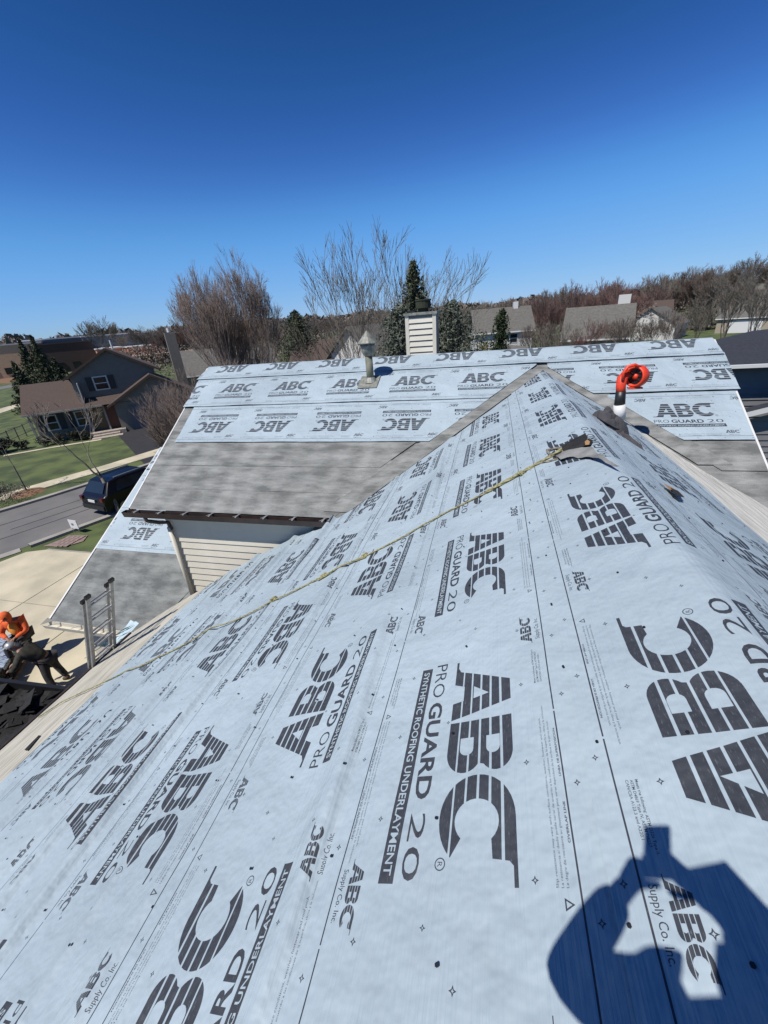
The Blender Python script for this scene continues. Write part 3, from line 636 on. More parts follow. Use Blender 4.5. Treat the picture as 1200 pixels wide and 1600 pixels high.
hpart(MB().add([(-9.2, 5.4, ZL), (-9.2, 9.4, ZL), (-9.2, 9.4, ZL+.56*4.3)], [(0, 1, 2)]).out('wall', M['cream'], house))
# chimney on the far ridge
ch = hpart(MB().bx(-2.13, -1.40, 10.93, 11.60, ZF-1.0, H+.02).out('chimney', M['blue_siding'], house, label='cream sided chimney chase with round metal flue cap'))
zt = H-.02
for x in (-2.15, -1.47): MB().bx(x, x+.09, 10.90, 10.93, ZF-.9, H+.02).out('corner_trim', M['cream'], ch)
for i in range(7):
    z = zt-.02-i*.135
    MB().add([(-2.06, 10.922, z), (-1.47, 10.922, z), (-1.47, 10.898, z-.112), (-2.06, 10.898, z-.112), (-2.06, 10.928, z-.114), (-1.47, 10.928, z-.114)], [(0, 3, 2, 1), (3, 4, 5, 2)]).out('siding_board', M['cream'], ch)
MB().bx(-2.18, -1.35, 10.87, 11.65, H+.02, H+.08).out('chimney_cap', M['vent_metal'], ch)
MB().tube([(-1.73, 11.2, H+.08), (-1.73, 11.2, H+.16), (-1.73, 11.2, H+.17), (-1.73, 11.2, H+.33), (-1.73, 11.2, H+.335), (-1.73, 11.2, H+.36)], [.13, .13, .19, .19, .205, .20], 16).out('flue_cap', M['hedge'], ch)
MB().bx(-2.06, -1.92, 11.0, 11.1, H+.08, H+.13).out('rain_collar', M['plastic_black'], ch)
# vent pipe on the far slope
vx, vy = -2.74, 9.42; vz = H-5.417+MF*vy
vp = hpart(MB().tube([(vx, vy, vz-.05), (vx, vy, vz+.62), (vx, vy, vz+.62)], .085, 16).out('vent_pipe', M['galv_olive'], house, smooth=True, label='olive stained galvanised vent pipe with cone rain cap'))
MB().tube([(vx, vy, vz+.60), (vx, vy, vz+.68), (vx, vy, vz+.80), (vx, vy, vz+.84)], [.09, .145, .155, .155], 16).out('pipe_collar', M['vent_metal'], vp, smooth=True)
MB().tube([(vx, vy, vz+.86), (vx, vy, vz+.88), (vx, vy, vz+1.13)], [.22, .235, .01], 16).out('rain_cap', M['vent_metal'], vp)
for k in range(4):
    a_ = k*math.pi/2+.5; MB().box((vx+.15*math.cos(a_), vy+.15*math.sin(a_), vz+.85), (.02, .02, .08)).out('bracket', M['vent_metal'], vp)
fl = MB(); P4 = [far_pt(vx-.25, qY(vy-.28), .06), far_pt(vx+.21, qY(vy-.28), .06), far_pt(vx+.21, qY(vy+.18), .06), far_pt(vx-.25, qY(vy+.18), .06)]; fl.prism(P4, (0, 0, .006)); fl.tube([(vx, vy, vz+.03), (vx, vy, vz+.14)], [.17, .10], 16)
fl.out('flashing', M['vent_metal'], vp)

# tears in the underlayment and the flaps they leave
def onroof(px, py, off=.03):                 # left slope point under a measured place
    d = ray(px, py); s = -1.8/(d.z-.5*d.x); return Vector((d.x*s, d.y*s, H+d.z*s))+Vector((-.447, 0, .894))*off
def onright(px, py, off=.03):
    d = ray(px, py); s = -(1.275-XR*MR)/(d.z+MR*d.x); return Vector((d.x*s, d.y*s, H+d.z*s))+Vector((.482, 0, .876))*off
def crumple(nm, pts, mt, off_amp=.02, parent=house, seed=1, sub=3, **k):
    bm = bmesh.new(); vs = [bm.verts.new(p) for p in pts]; bm.faces.new(vs); bmesh.ops.triangulate(bm, faces=bm.faces)
    bmesh.ops.subdivide_edges(bm, edges=bm.edges, cuts=sub, use_grid_fill=True)
    for v in bm.verts:
        n = noise.noise(v.co*7+Vector((seed, 0, 0))); v.co += Vector((-.3, 0, .9))*(off_amp*n*1.5+off_amp*.4)
    me = bpy.data.meshes.new(nm); bm.to_mesh(me); bm.free(); me.materials.append(mt); o = bpy.data.objects.new(nm, me); put(o, parent, **k)
    return hpart(o) if parent is house else o
crumple('tear_hole', [onroof(*p, .045) for p in ((866, 718), (885, 700), (905, 688), (917, 682), (921, 692), (929, 694), (926, 702), (914, 706), (895, 716), (875, 724))], M['hole'], .008, seed=2, label='black torn hole in the ridge underlayment')
crumple('torn_flap', [onroof(*p, .06) for p in ((872, 722), (900, 712), (925, 706), (938, 718), (955, 730), (974, 742), (968, 741), (945, 731), (925, 724), (900, 722), (880, 728))], M['flap_under'], .03, seed=5, label='grey curled flap of torn ridge underlayment')
crumple('torn_flap', [onroof(*p, .05) for p in ((880, 706), (898, 697), (918, 694), (924, 702), (905, 712), (886, 718))], M['shingle'], .03, seed=8)
crumple('wood_patch', [onroof(*p, .075) for p in ((918, 700), (922, 697), (926, 700), (925, 705), (919, 706))], M['wood'], .004, seed=3)
crumple('tear_hole', [onright(*p, .05) for p in ((1030, 763), (1042, 768), (1055, 776), (1062, 786), (1052, 782), (1040, 774))], M['wood'], .003, seed=3, label='small torn slit on the right slope showing raw wood')
crumple('tear_hole', [onright(*p, .065) for p in ((1038, 772), (1050, 776), (1060, 787), (1052, 786), (1042, 779))], M['hole'], .003, seed=4)
crumple('felt_scrap', [onroof(*p, .03) for p in ((41, 1174), (63, 1151), (66, 1152), (45, 1176))], M['hole'], .002, seed=4)

# cap nails holding the sheets: too many and too small to pick apart
cn = MB(); rgn = random.Random(9)
for xs0 in (-4.62, -4.2, -3.75, -3.35, -2.85, -2.38, -1.95, -1.48, -1.0, -.62, -.1, .42, .75, 1.30, 1.75, 2.15):
    y = .4+rgn.uniform(0, .4)
    while y < min(9.0, yfar(xs0)-.2):
        x = xs0+rgn.gauss(0, .03); sx_ = s_of(x); p = near_pt(sx_, y, .012+.018+disp(x, y)); q = near_pt(sx_, y, .012+.022+disp(x, y))
        cn.tube([p, q], .0065, 6); y += rgn.uniform(.36, .62)
hpart(cn.out('cap_nails', M['plastic_black'], house, kind='stuff'))
# ------------------------------------------------------------------ trees
def tree_segments(rng, h, spread, trunk_r, levels=5, fork=3, up=.5, trunk_frac=.18, stems=1, twig=.006, curve=.12, lean=(0, 0), tilt=.45, dome=0):
    segs = []
    def grow(p, d, L, r, lv):
        n = 3 if lv < levels-1 else 2; step = L/n; pts = [p]
        for i in range(n):
            d = (d+Vector((rng.gauss(0, curve), rng.gauss(0, curve), rng.gauss(0, curve*.6)+up*.14))).normalized()
            q = p+d*step; r1 = max(twig*.6, r*(.86 if lv < levels-1 else .6)); segs.append((p, q, r, r1)); p = q; r = r1; pts.append(p)
            if lv < levels and lv > 0 or (lv == 0 and i == n-1):
                pass
        if lv >= levels: return
        k = fork+(1 if rng.random() < .4 else 0)
        for j in range(k):
            a = rng.uniform(0, 6.283); sp = spread*rng.uniform(.45, 1.15)*(1 if j else .35)
            o = d.orthogonal().normalized(); o = Matrix.Rotation(a, 3, d) @ o
            nd = (d*math.cos(sp)+o*math.sin(sp)); nd.z += up*.22; nd.normalize()
            src = pts[-1] if j < 2 else pts[rng.randint(1, len(pts)-1)]
            grow(src, nd, L*rng.uniform(.62, .84), max(twig, r*rng.uniform(.55, .8)), lv+1)
    for s in range(stems):
        a = s*2.4+rng.uniform(-.5, .5); t = 0 if stems == 1 else rng.uniform(.1, tilt)
        d = Vector((math.cos(a)*t+lean[0], math.sin(a)*t+lean[1], 1)).normalized()
        grow(Vector((0, 0, 0)), d, h*trunk_frac*(1 if stems == 1 else rng.uniform(.9, 1.3)), trunk_r, 0)
    zmax = max(s[1].z for s in segs); k = h/zmax
    if dome:                                 # rounded crown: the outer shoots stay shorter than the middle ones
        rm = max(math.hypot(s[1].x, s[1].y) for s in segs)
        def dm(p):
            rr = math.hypot(p.x, p.y)/rm; zn = p.z/zmax; f = 1+dome*.35*math.sin(math.pi*min(1, zn*1.1))*(1-rr)
            return Vector((p.x*f, p.y*f, zmax*(.5*zn+.5*math.tanh(zn*1.5)/math.tanh(1.5))*(1-.28*dome*rr*rr)))
        segs = [(dm(a), dm(b), r0, r1) for a, b, r0, r1 in segs]
    return [(a*k, b*k, r0, r1) for a, b, r0, r1 in segs]
def seg_mesh(name, segs, mt, parent=None, sides=3):
    n = len(segs)
    if not n: return None
    P0 = np.array([tuple(s[0]) for s in segs]); P1 = np.array([tuple(s[1]) for s in segs]); R0 = np.array([s[2] for s in segs]); R1 = np.array([s[3] for s in segs])
    D = P1-P0; D /= np.linalg.norm(D, axis=1)[:, None]+1e-9; A = np.cross(D, np.where(np.abs(D[:, 2:3]) > .9, [[1., 0, 0]], [[0, 0, 1.]])); A /= np.linalg.norm(A, axis=1)[:, None]; B = np.cross(D, A)
    V = np.zeros((n, sides*2, 3))
    for k in range(sides):
        q = 2*math.pi*k/sides; o = A*math.cos(q)+B*math.sin(q); V[:, k] = P0+o*R0[:, None]; V[:, sides+k] = P1+o*R1[:, None]
    F = np.zeros((n, sides, 4), np.int64); base = np.arange(n)[:, None]*sides*2
    for k in range(sides): F[:, k] = np.concatenate([base+k, base+(k+1) % sides, base+sides+(k+1) % sides, base+sides+k], 1)
    me = bpy.data.meshes.new(name); V = V.reshape(-1, 3); F = F.reshape(-1, 4)
    me.vertices.add(len(V)); me.vertices.foreach_set('co', V.ravel().astype(np.float32)); me.loops.add(F.size); me.loops.foreach_set('vertex_index', F.ravel().astype(np.int32))
    me.polygons.add(len(F)); me.polygons.foreach_set('loop_start', np.arange(0, F.size, 4, dtype=np.int32)); me.polygons.foreach_set('loop_total', np.full(len(F), 4, np.int32))
    me.update(calc_edges=True); me.materials.append(mt); return me
def bare_tree(loc, label, h, group=None, seed=1, bark='bark', twigm='twig_brown', cut=.035, rz=0, name='bare_tree', **k):
    rg = random.Random(seed); segs = tree_segments(rg, h, **k)
    t = empty(name, loc, label, 'tree', group, rz)
    big = [s for s in segs if s[2] > cut]; small = [s for s in segs if s[2] <= cut]
    put(bpy.data.objects.new('trunk', seg_mesh('trunk', big, M[bark], sides=6)), t)
    if small: put(bpy.data.objects.new('crown', seg_mesh('crown', small, M[twigm])), t)
    return t
def leaf_cloud(name, pts, size, mt, rg, parent=None, flat_=.0, **k):
    n = len(pts); P = np.array(pts); rs = np.random.RandomState(rg.randint(0, 9999)); a = rs.normal(size=(n, 3)); a /= np.linalg.norm(a, axis=1)[:, None]; b = np.cross(a, rs.normal(size=(n, 3))); b /= np.linalg.norm(b, axis=1)[:, None]
    s = size*rs.uniform(.6, 1.4, (n, 1)); V = np.stack([P-a*s, P+a*s, P+b*s*.9], 1).reshape(-1, 3); F = np.arange(n*3).reshape(-1, 3)
    me = bpy.data.meshes.new(name); me.vertices.add(n*3); me.vertices.foreach_set('co', V.ravel().astype(np.float32)); me.loops.add(n*3); me.loops.foreach_set('vertex_index', F.ravel().astype(np.int32))
    me.polygons.add(n); me.polygons.foreach_set('loop_start', np.arange(0, n*3, 3, dtype=np.int32)); me.polygons.foreach_set('loop_total', np.full(n, 3, np.int32)); me.update(calc_edges=True); me.materials.append(mt)
    return put(bpy.data.objects.new(name, me), parent, **k)
def spruce(loc, label, h, r, n=9000, matn='spruce', seed=1, group=None, name='spruce_tree', shape=1.0, base=.06, leaf=.07):
    rg = random.Random(seed); t = empty(name, loc, label, 'tree', group)
    MB().tube([(0, 0, 0), (0, 0, h*.95)], [h*.018, .02], 7).out('trunk', M['bark'], t)
    pts = []; tiers = int(h*3.2)
    while len(pts) < n:
        u = rg.random()**.75; z = h*(base+(1-base)*(1-u)); rr = r*(u**shape)
        k_ = int(u*tiers); a0 = rg.randint(0, 10)*(.63)+k_*1.3; L = rr*(.72+.35*math.sin(k_*7.3+a0*5))
        f = rg.random()**.6; a = a0+rg.gauss(0, .16)
        x = L*f; dz = -x*.22+.06*rg.gauss(0, 1)
        pts.append((x*math.cos(a)+rg.gauss(0, .05), x*math.sin(a)+rg.gauss(0, .05), z+dz))
    leaf_cloud('crown', pts, leaf, M[matn], rg, t); return t
def bush(loc, label, rx, ry, h, n, matn, seed=1, group=None, name='bush', cat='shrub', leaf=.06, lumps=7):
    rg = random.Random(seed); t = empty(name, loc, label, cat, group); segs = []
    for i in range(9):
        a = rg.uniform(0, 6.28); segs.append((Vector((0, 0, 0)), Vector((math.cos(a)*rx*.5, math.sin(a)*ry*.5, h*.6)), .02, .008))
    put(bpy.data.objects.new('stem', seg_mesh('stem', segs, M['bark'])), t)
    L = [(rg.uniform(-.6, .6)*rx, rg.uniform(-.6, .6)*ry, rg.uniform(.25, .75)*h, rg.uniform(.35, .6)) for _ in range(lumps)]; pts = []
    while len(pts) < n:
        lx, ly, lz, s = rg.choice(L); v = Vector((rg.gauss(0, 1), rg.gauss(0, 1), rg.gauss(0, 1))).normalized()*(rg.random()**.4)
        z = lz+v.z*s*h*.6
        if z > 0: pts.append((lx+v.x*s*rx, ly+v.y*s*ry, z))
    leaf_cloud('crown', pts, leaf, M[matn], rg, t); return t
def polar(px, dist):                         # ground place in the direction of a column of the photograph
    hy = 540-.082*px; d = ray(px, hy); k = dist/math.hypot(d.x, d.y); return Vector((d.x*k, d.y*k, 0))

t = bare_tree(polar(362, 27), 'dense many-stemmed reddish bare tree rising left of the middle, behind the roof end', 12.2, seed=4, levels=6, fork=3, spread=.30, trunk_r=.08, up=.50, trunk_frac=.18, stems=12, tilt=.55, dome=.8, twig=.009, curve=.07, twigm='twig_red', cut=.03, bark='bark')
t.scale = (.78, .78, 1); t.rotation_euler = (0, 0, 2.1)
bare_tree(polar(572, 30), 'tall open bare tree with wide fanning branches behind the far roof', 13.6, seed=12, levels=6, fork=2, spread=.38, trunk_r=.09, up=.20, trunk_frac=.22, stems=15, tilt=1.0, twig=.013, curve=.08, twigm='bark_grey', bark='bark_grey', cut=.03)
bare_tree(polar(690, 36), 'slim bare tree leaning right behind the chimney', 12.0, seed=22, levels=5, fork=2, spread=.42, trunk_r=.07, up=.25, trunk_frac=.25, stems=4, tilt=.9, twig=.013, curve=.1, twigm='bark_grey', bark='bark_grey', cut=.03, lean=(.15, 0))
bare_tree(polar(235, 24), 'low reddish twiggy tree growing between the grey-brown house and our roof end', 5.6, seed=31, levels=6, fork=3, spread=.36, trunk_r=.05, up=.40, trunk_frac=.15, stems=8, tilt=.9, twig=.008, curve=.1, twigm='twig_red', cut=.028)
bare_tree(polar(300, 21), 'wispy reddish bare tree directly behind the left rake of the roof', 6.6, seed=33, levels=6, fork=3, spread=.38, trunk_r=.05, up=.42, trunk_frac=.15, stems=8, tilt=.9, twig=.008, curve=.1, twigm='twig_red', cut=.028)
bare_tree((-17.3, 13.9, 0), 'small bare street tree on the grass beside the parked dark SUV', 5.6, seed=41, levels=6, fork=2, spread=.50, trunk_r=.11, up=.10, trunk_frac=.20, stems=1, twig=.014, curve=.12, twigm='bark_grey', bark='bark_grey', cut=.03, lean=(-.25, .1))
bare_tree((-26.3, 16.1, 0), 'thin young bare tree in a ring of brown mulch beside the pavement', 5.2, seed=43, levels=6, fork=2, spread=.42, trunk_r=.06, up=.22, trunk_frac=.26, stems=1, twig=.012, curve=.1, twigm='bark_grey', bark='bark_grey', cut=.03)
bm_ = MB()
for k in range(3): bm_.tube([(0, 0, 0), (0, 0, .10-.03*k), (0, 0, .14)], [.85, .6-.1*k, .05], 14)
o = MB().tube([(0, 0, 0), (0, 0, .10), (0, 0, .15)], [.9, .6, .06], 14).out('mulch_ring', M['mulch'], label='brown mulch ring under the thin young tree', cat='mulch'); o.location = (-26.3, 16.1, 0)
spruce(polar(648, 24), 'tall green spruce standing right behind the sided chimney', 10.2, 3.4, 20000, 'spruce', 5, leaf=.085, shape=.75)
spruce(polar(625, 22), 'grey-green spruce filling the space left of the chimney', 8.3, 3.0, 20000, 'spruce_blue', 6, leaf=.08, shape=.42)
spruce(polar(705, 24), 'grey-green spruce just right of the chimney', 8.3, 3.4, 20000, 'spruce_blue', 7, leaf=.08, shape=.42)
spruce(polar(462, 48), 'dark bushy evergreen between the two large bare trees', 9.2, 4.2, 12000, 'spruce', 8, shape=.5, leaf=.13, name='evergreen_tree')
spruce(polar(785, 34), 'dark narrow arborvitae column before the grey-roofed white house', 7.7, 1.15, 12000, 'thuja', 9, shape=.28, leaf=.09, name='arborvitae', base=.0)
bush(polar(742, 30), 'yellow-green shrub poking over the ridge beside the arborvitae', 1.3, 1.2, 6.3, 3500, 'yellow_leaf', 3, leaf=.09)
bush(polar(551, 26), 'small yellow-green shrub behind the ridge left of the vent pipe', .9, .9, 5.6, 2500, 'yellow_leaf', 4, leaf=.07)
# conifers by the school on the left
for i, (px, d_, h_, r_, lb) in enumerate(((8, 72, 6.2, 2.6, 'leftmost dark spruce at the frame edge below the school'), (32, 92, 9.2, 3.0, 'pointed dark spruce in front of the tan school wall'), (52, 88, 9.4, 3.2, 'widest dark spruce in the group by the school'), (72, 96, 5.8, 3.4, 'low dark spruce at the right of the group by the school'))):
    spruce(polar(px, d_), lb, h_, r_, 4500, 'spruce', 50+i, leaf=.20, group='dark spruces by the school')
bare_tree(polar(160, 120), 'large rounded bare tree on the skyline right of the school', 13.5, seed=61, levels=6, fork=3, spread=.42, trunk_r=.2, up=.25, trunk_frac=.18, stems=1, twig=.03, curve=.1, twigm='bark_grey', cut=.05)
# woodland belt: three kinds copied
kinds = []
for i, (mt_, sd) in enumerate((('twig_brown', 71), ('twig_maroon', 72), ('bark_grey', 73), ('twig_brown', 74))):
    t = bare_tree((0, 0, 0), '', 15, seed=sd, levels=6, fork=3, spread=.36, trunk_r=.22, up=.35, trunk_frac=.16, stems=2 if i % 2 else 1, twig=.022, curve=.09, twigm=mt_, cut=.05)
    kinds.append(t)
rg = random.Random(5); used = set(); WL = ['brown bare tree in the woodland belt beyond the houses', 'maroon-tinted bare tree in the woodland belt beyond the houses', 'pale grey bare tree in the woodland belt beyond the houses', 'brown bare tree in the woodland belt beyond the houses']
def wood(px, dist, h, kind, grp='bare trees of the woodland belt'):
    src = kinds[kind]
    if kind in used: t = copy_tree(src)
    else: t = src; used.add(kind)
    t.location = polar(px, dist); s = h/15; t.scale = (s*1.15, s*1.15, s); t.rotation_euler = (0, 0, rg.uniform(0, 6.28)); t['label'] = WL[kind]; t['group'] = grp; t['category'] = 'tree'
    return t
for i in range(64):
    px = 690+i*8.6+rg.uniform(-5, 5); top = np.interp(px, [690, 760, 850, 930, 1000, 1060, 1100, 1200], [9.2, 9.4, 9.8, 11.6, 12.6, 12.9, 12.2, 12.6])
    wood(px, rg.uniform(88 if px < 1040 else 118, 140), top*(1 if px < 1040 else 1.12)*rg.uniform(.78, 1.06), rg.choice((0, 0, 1, 2, 3)))
for i in range(34):
    px = 420+i*9+rg.uniform(-5, 5); wood(px, rg.uniform(90, 130), rg.uniform(8.6, 10.2), rg.choice((0, 2, 3)))
for i in range(22):
    px = 195+i*11+rg.uniform(-5, 5); wood(px, rg.uniform(120, 170), rg.uniform(9, 11.5), rg.choice((0, 1, 3)))
for i in range(10):
    px = 100+i*10+rg.uniform(-5, 5); wood(px, rg.uniform(210, 280), rg.uniform(11, 13), rg.choice((0, 1, 3)))
for px, d_, h_, k_, lb in ((878, 74, 11.2, 1, 'round maroon bare tree behind the grey roof with the white chimney'), (850, 80, 10.2, 1, 'maroon bare tree left of the grey roof with the white chimney'), (1148, 62, 10.0, 2, 'forked grey bare tree on the grass before the white garage house'), (1195, 58, 9.2, 2, 'grey bare tree at the right frame edge'), (1000, 46, 6.6, 0, 'low brown bare tree in front of the maroon-roofed house'), (1035, 48, 6.2, 0, 'low twiggy brown tree right of the one before the maroon roof'), (870, 44, 6.4, 2, 'bare grey-brown tree before the left end of the grey roof'), (835, 46, 6.6, 0, 'bare brown tree between the two grey-roofed houses'), (918, 50, 6.4, 1, 'maroon twiggy tree before the middle of the grey roof'), (960, 52, 6.2, 0, 'brown twiggy tree under the white chimney'), (1062, 56, 6.6, 3, 'bare brown tree at the left end of the far lawn'), (1105, 70, 7.4, 2, 'grey bare tree before the white house end')):
    t = wood(px, d_, h_, k_, None); t['label'] = lb; del t['group']
# far-off woods that read as one mass
rs = np.random.RandomState(4); pts = []
for i in range(26000):
    px = rs.uniform(-300, 1500); d_ = rs.uniform(330, 520); p = polar(px, d_); hh = 13+4*noise.noise(Vector((px*.02, 0, 0)))+1.5*noise.noise(Vector((px*.13, 1, 0)))
    pts.append((p.x, p.y, rs.uniform(0, 1)**.6*hh))
leaf_cloud('far_woodland', pts, 2.4, M['twig_brown'], random.Random(2), None, label='distant brown woodland along the horizon', cat='woodland', kind='stuff')
# brushy undergrowth in the belt
pts = []
for i in range(30000):
    px = rs.uniform(180, 1300); d_ = rs.uniform(92 if px < 1030 else 124, 150); p = polar(px, d_); hh = 6.5+1.8*noise.noise(Vector((px*.03, 3, 0)))
    if px < 430: hh = 6.0
    pts.append((p.x, p.y, rs.uniform(0, 1)*hh))
leaf_cloud('undergrowth', pts, .26, M['twig_brown'], random.Random(3), None, label='brown brushy undergrowth filling the woodland belt', cat='undergrowth', kind='stuff')

# ------------------------------------------------------------------ houses round about
def lap_wall(b, p0, p1, z0, z1, n, step=.2):
    """siding courses on a rectangular wall from p0 to p1, n = outward normal"""
    z = z1
    while z > z0+.02:
        zb = max(z0, z-step); b.add([(p0.x, p0.y, z), (p1.x, p1.y, z), (p1.x+n.x*.03, p1.y+n.y*.03, zb), (p0.x+n.x*.03, p0.y+n.y*.03, zb), (p0.x, p0.y, zb), (p1.x, p1.y, zb)], [(0, 1, 2, 3), (3, 2, 5, 4)]); z = zb
def gable_house(name, loc, rz, w_, l_, eave, ridge, label, wallm, roofm, wins=(), chim=None, garage=None, over=.4):
    """local: facade along +x at y=0, body behind it (y>0); gable ends at x=0 and x=w (ridge along x)"""
    t = empty(name, loc, label, 'house', rz=rz)
    MB().add([(0, 0, 0), (w_, 0, 0), (w_, l_, 0), (0, l_, 0), (0, 0, eave), (w_, 0, eave), (w_, l_, eave), (0, l_, eave), (0, l_/2, ridge-.1), (w_, l_/2, ridge-.1)],
             [(0, 1, 5, 4), (2, 3, 7, 6), (1, 2, 6, 9, 5), (3, 0, 4, 8, 7)]).out('wall', M[wallm], t)
    sl = (ridge-eave)/(l_/2); ze = eave-over*sl
    rf = MB(); 
    for y0, y1 in ((-over, l_/2), (l_+over, l_/2)):
        rf.add([(-over, y0, ze), (w_+over, y0, ze), (w_+over, y1, ridge), (-over, y1, ridge), (-over, y0, ze-.15), (w_+over, y0, ze-.15), (w_+over, y1, ridge-.15), (-over, y1, ridge-.15)], [(0,1,2,3),(0,4,5,1),(1,5,6,2),(2,6,7,3),(3,7,4,0),(4,7,6,5)])
    rf = rf.out('roof', M[roofm], t)
    MB().bx(-over, w_+over, -over-.03, -over, ze-.2, ze-.02).out('fascia', M['white'], t)
    for x, z, ww, hh in wins:
        f = MB().bx(x, x+ww, -.05, -.005, z, z+hh).out('window', M['white'], t); MB().bx(x+.08, x+ww-.08, -.062, -.052, z+.08, z+hh/2-.03).bx(x+.08, x+ww-.08, -.062, -.052, z+hh/2+.03, z+hh-.08).out('pane', M['glass'], f)
    if garage: x, ww, hh = garage; MB().bx(x, x+ww, -.06, -.01, 0, hh).out('garage_door', M['white'], t)
    if chim:
        x, y, cw, ct, cm = chim; MB().bx(x, x+cw, y, y+.9, eave, ct).out('chimney', M[cm], t)
    return t
# grey-brown split house across the street (local frame: x along the facade, -y towards us)
N = empty('house', (-38, 26, 0), 'grey-brown house with brown roofs, black shutters and a porch across the street', 'house', rz=R_(45))
W1 = 4.9
def nbx(nm, *a, m_='grey_siding', par=N, **k): return MB().bx(*a).out(nm, M[m_], par, **k)
nbx('wall', 0, 5.0, .8, 7.0, 0, 2.7)
# left single-storey roof
MB().prism([(-.4, -.5, 2.62), (-.4, 3.8, 4.75), (-.4, 8.0, 2.62), (-.4, 3.8, 4.6)], (4.5, 0, 0)).out('roof', M['brown_roof'], N)
MB().bx(-.4, 5.4, -.56, -.5, 2.50, 2.64).out('fascia', M['curb'], N)
# two-storey gable part
gx0, gx1 = 3.7, 10.4; gm = (gx0+gx1)/2
MB().add([(gx0, .9, 0), (gx1, .9, 0), (gx1, .9, 5.2), (gm, .9, 7.1), (gx0, .9, 5.2), (gx0, 9, 0), (gx1, 9, 0), (gx1, 9, 5.2), (gm, 9, 7.1), (gx0, 9, 5.2)], [(0, 1, 2, 3, 4), (0, 4, 9, 5), (1, 6, 7, 2)]).out('wall', M['grey_siding'], N)
for i in range(21):
    z = 3.15+i*.19; x0, x1 = gx0+.02, gx1-.02
    if z+.19 > 5.2: k_ = (z+.19-5.2)/1.9*3.35; x0 += k_; x1 -= k_
    if x1-x0 < .2: break
    MB().add([(x0, .895, z+.185), (x1, .895, z+.185), (x1, .862, z), (x0, .862, z), (x0, .9, z-.002), (x1, .9, z-.002)], [(0, 1, 2, 3), (3, 2, 5, 4)]).out('siding_board', M['grey_siding'], N)
r2 = MB()
for s in (-1, 1):
    xe = gm+s*3.85; ze = 7.15-3.85*(1.9/3.35)
    r2.add([(gm, .45, 7.22), (xe, .45, ze+.07), (xe, 9.3, ze+.07), (gm, 9.3, 7.22), (gm, .45, 7.02), (xe, .45, ze-.13), (xe, 9.3, ze-.13), (gm, 9.3, 7.02)], [(0, 1, 2, 3), (0, 4, 5, 1), (1, 5, 6, 2), (4, 7, 6, 5)])
r2 = r2.out('roof', M['brown_roof'], N)
# pent roof under the upper wall, over the porch
MB().prism([(4.1, -.55, 2.62), (4.1, .9, 3.25), (4.1, .9, 3.1)], (3.6, 0, 0)).out('roof', M['brown_roof'], N)
MB().bx(4.10, 4.16, .0, .86, 2.9, 4.6).out('corner_trim', M['white'], N)
def nwin(x, y, z, ww, hh, shutters=True):
    f = MB().bx(x, x+ww, y-.08, y-.02, z, z+hh).out('window', M['white'], N)
    MB().bx(x+.1, x+ww-.1, y-.095, y-.082, z+.1, z+hh/2-.04).out('pane', M['glass'], f); MB().bx(x+.1, x+ww-.1, y-.095, y-.082, z+hh/2+.04, z+hh-.1).out('pane', M['glass'], f)
    if shutters:
        for sx in (x-.52, x+ww+.07): MB().bx(sx, sx+.45, y-.08, y-.02, z, z+hh).out('shutter', M['shutter'], N)
nwin(5.3, .86, 3.75, 1.15, 1.2); nwin(.75, .8, .9, .95, 1.35); nwin(3.0, .8, .9, .95, 1.35)
nbx('porch_wall', 4.2, 6.6, .3, .9, .35, 2.55, m_='tan_wall'); nbx('door', 5.5, 6.3, .22, .3, .4, 2.4, m_='door')
for x in (-.1, 4.0, 5.35, 6.5): nbx('porch_column', x, x+.14, -.3, -.16, .0, 2.6, m_='curb')
nbx('porch_floor', 3.8, 6.6, -1.0, .3, 0, .35, m_='stone'); nbx('step', 4.0, 6.1, -1.5, -1.0, 0, .2, m_='stone'); nbx('step', 3.9, 6.3, -2.3, -1.5, 0, .08, m_='stone')
# garage wing with its gable
q0, q1 = 6.3, 13.4; qm = (q0+q1)/2
MB().add([(q0, -.5, 0), (q1, -.5, 0), (q1, -.5, 2.6), (qm, -.5, 4.6), (q0, -.5, 2.6), (q0, 6, 0), (q1, 6, 0), (q1, 6, 2.6), (qm, 6, 4.6), (q0, 6, 2.6)], [(0, 1, 2, 3, 4), (0, 4, 9, 5), (1, 6, 7, 2), (4, 3, 8, 9), (3, 2, 7, 8)]).out('wall', M['grey_siding'], N)
r3 = MB()
for s in (-1, 1):
    xe = qm+s*4.1; ze = 4.65-4.1*(2/3.55)
    r3.add([(qm, -.95, 4.75), (xe, -.95, ze+.1), (xe, 6.3, ze+.1), (qm, 6.3, 4.75), (qm, -.95, 4.55), (xe, -.95, ze-.1), (xe, 6.3, ze-.1), (qm, 6.3, 4.55)], [(0, 1, 2, 3), (0, 4, 5, 1), (1, 5, 6, 2), (4, 7, 6, 5)])
r3.out('roof', M['brown_roof'], N)
gd = nbx('garage_door', q0+1.0, q1-1.0, -.56, -.50, 0, 2.2, m_='garage')
for i in range(4): MB().bx(q0+1.05, q1-1.05, -.58, -.562, .06+i*.54, .52+i*.54).out('door_panel', M['garage'], gd)
c3 = nbx('chimney', 12.6, 13.6, 6.2, 7.1, 2, 8.1, m_='grey_siding'); MB().tube([(13.1, 6.65, 8.1), (13.1, 6.65, 8.5)], .18, 10).out('flue_cap', M['white'], c3)
MB().tube([(7.6, 3.2, 7.0), (7.6, 3.2, 7.8)], .07, 8).out('vent_pipe', M['white'], r2)
rg = random.Random(8)
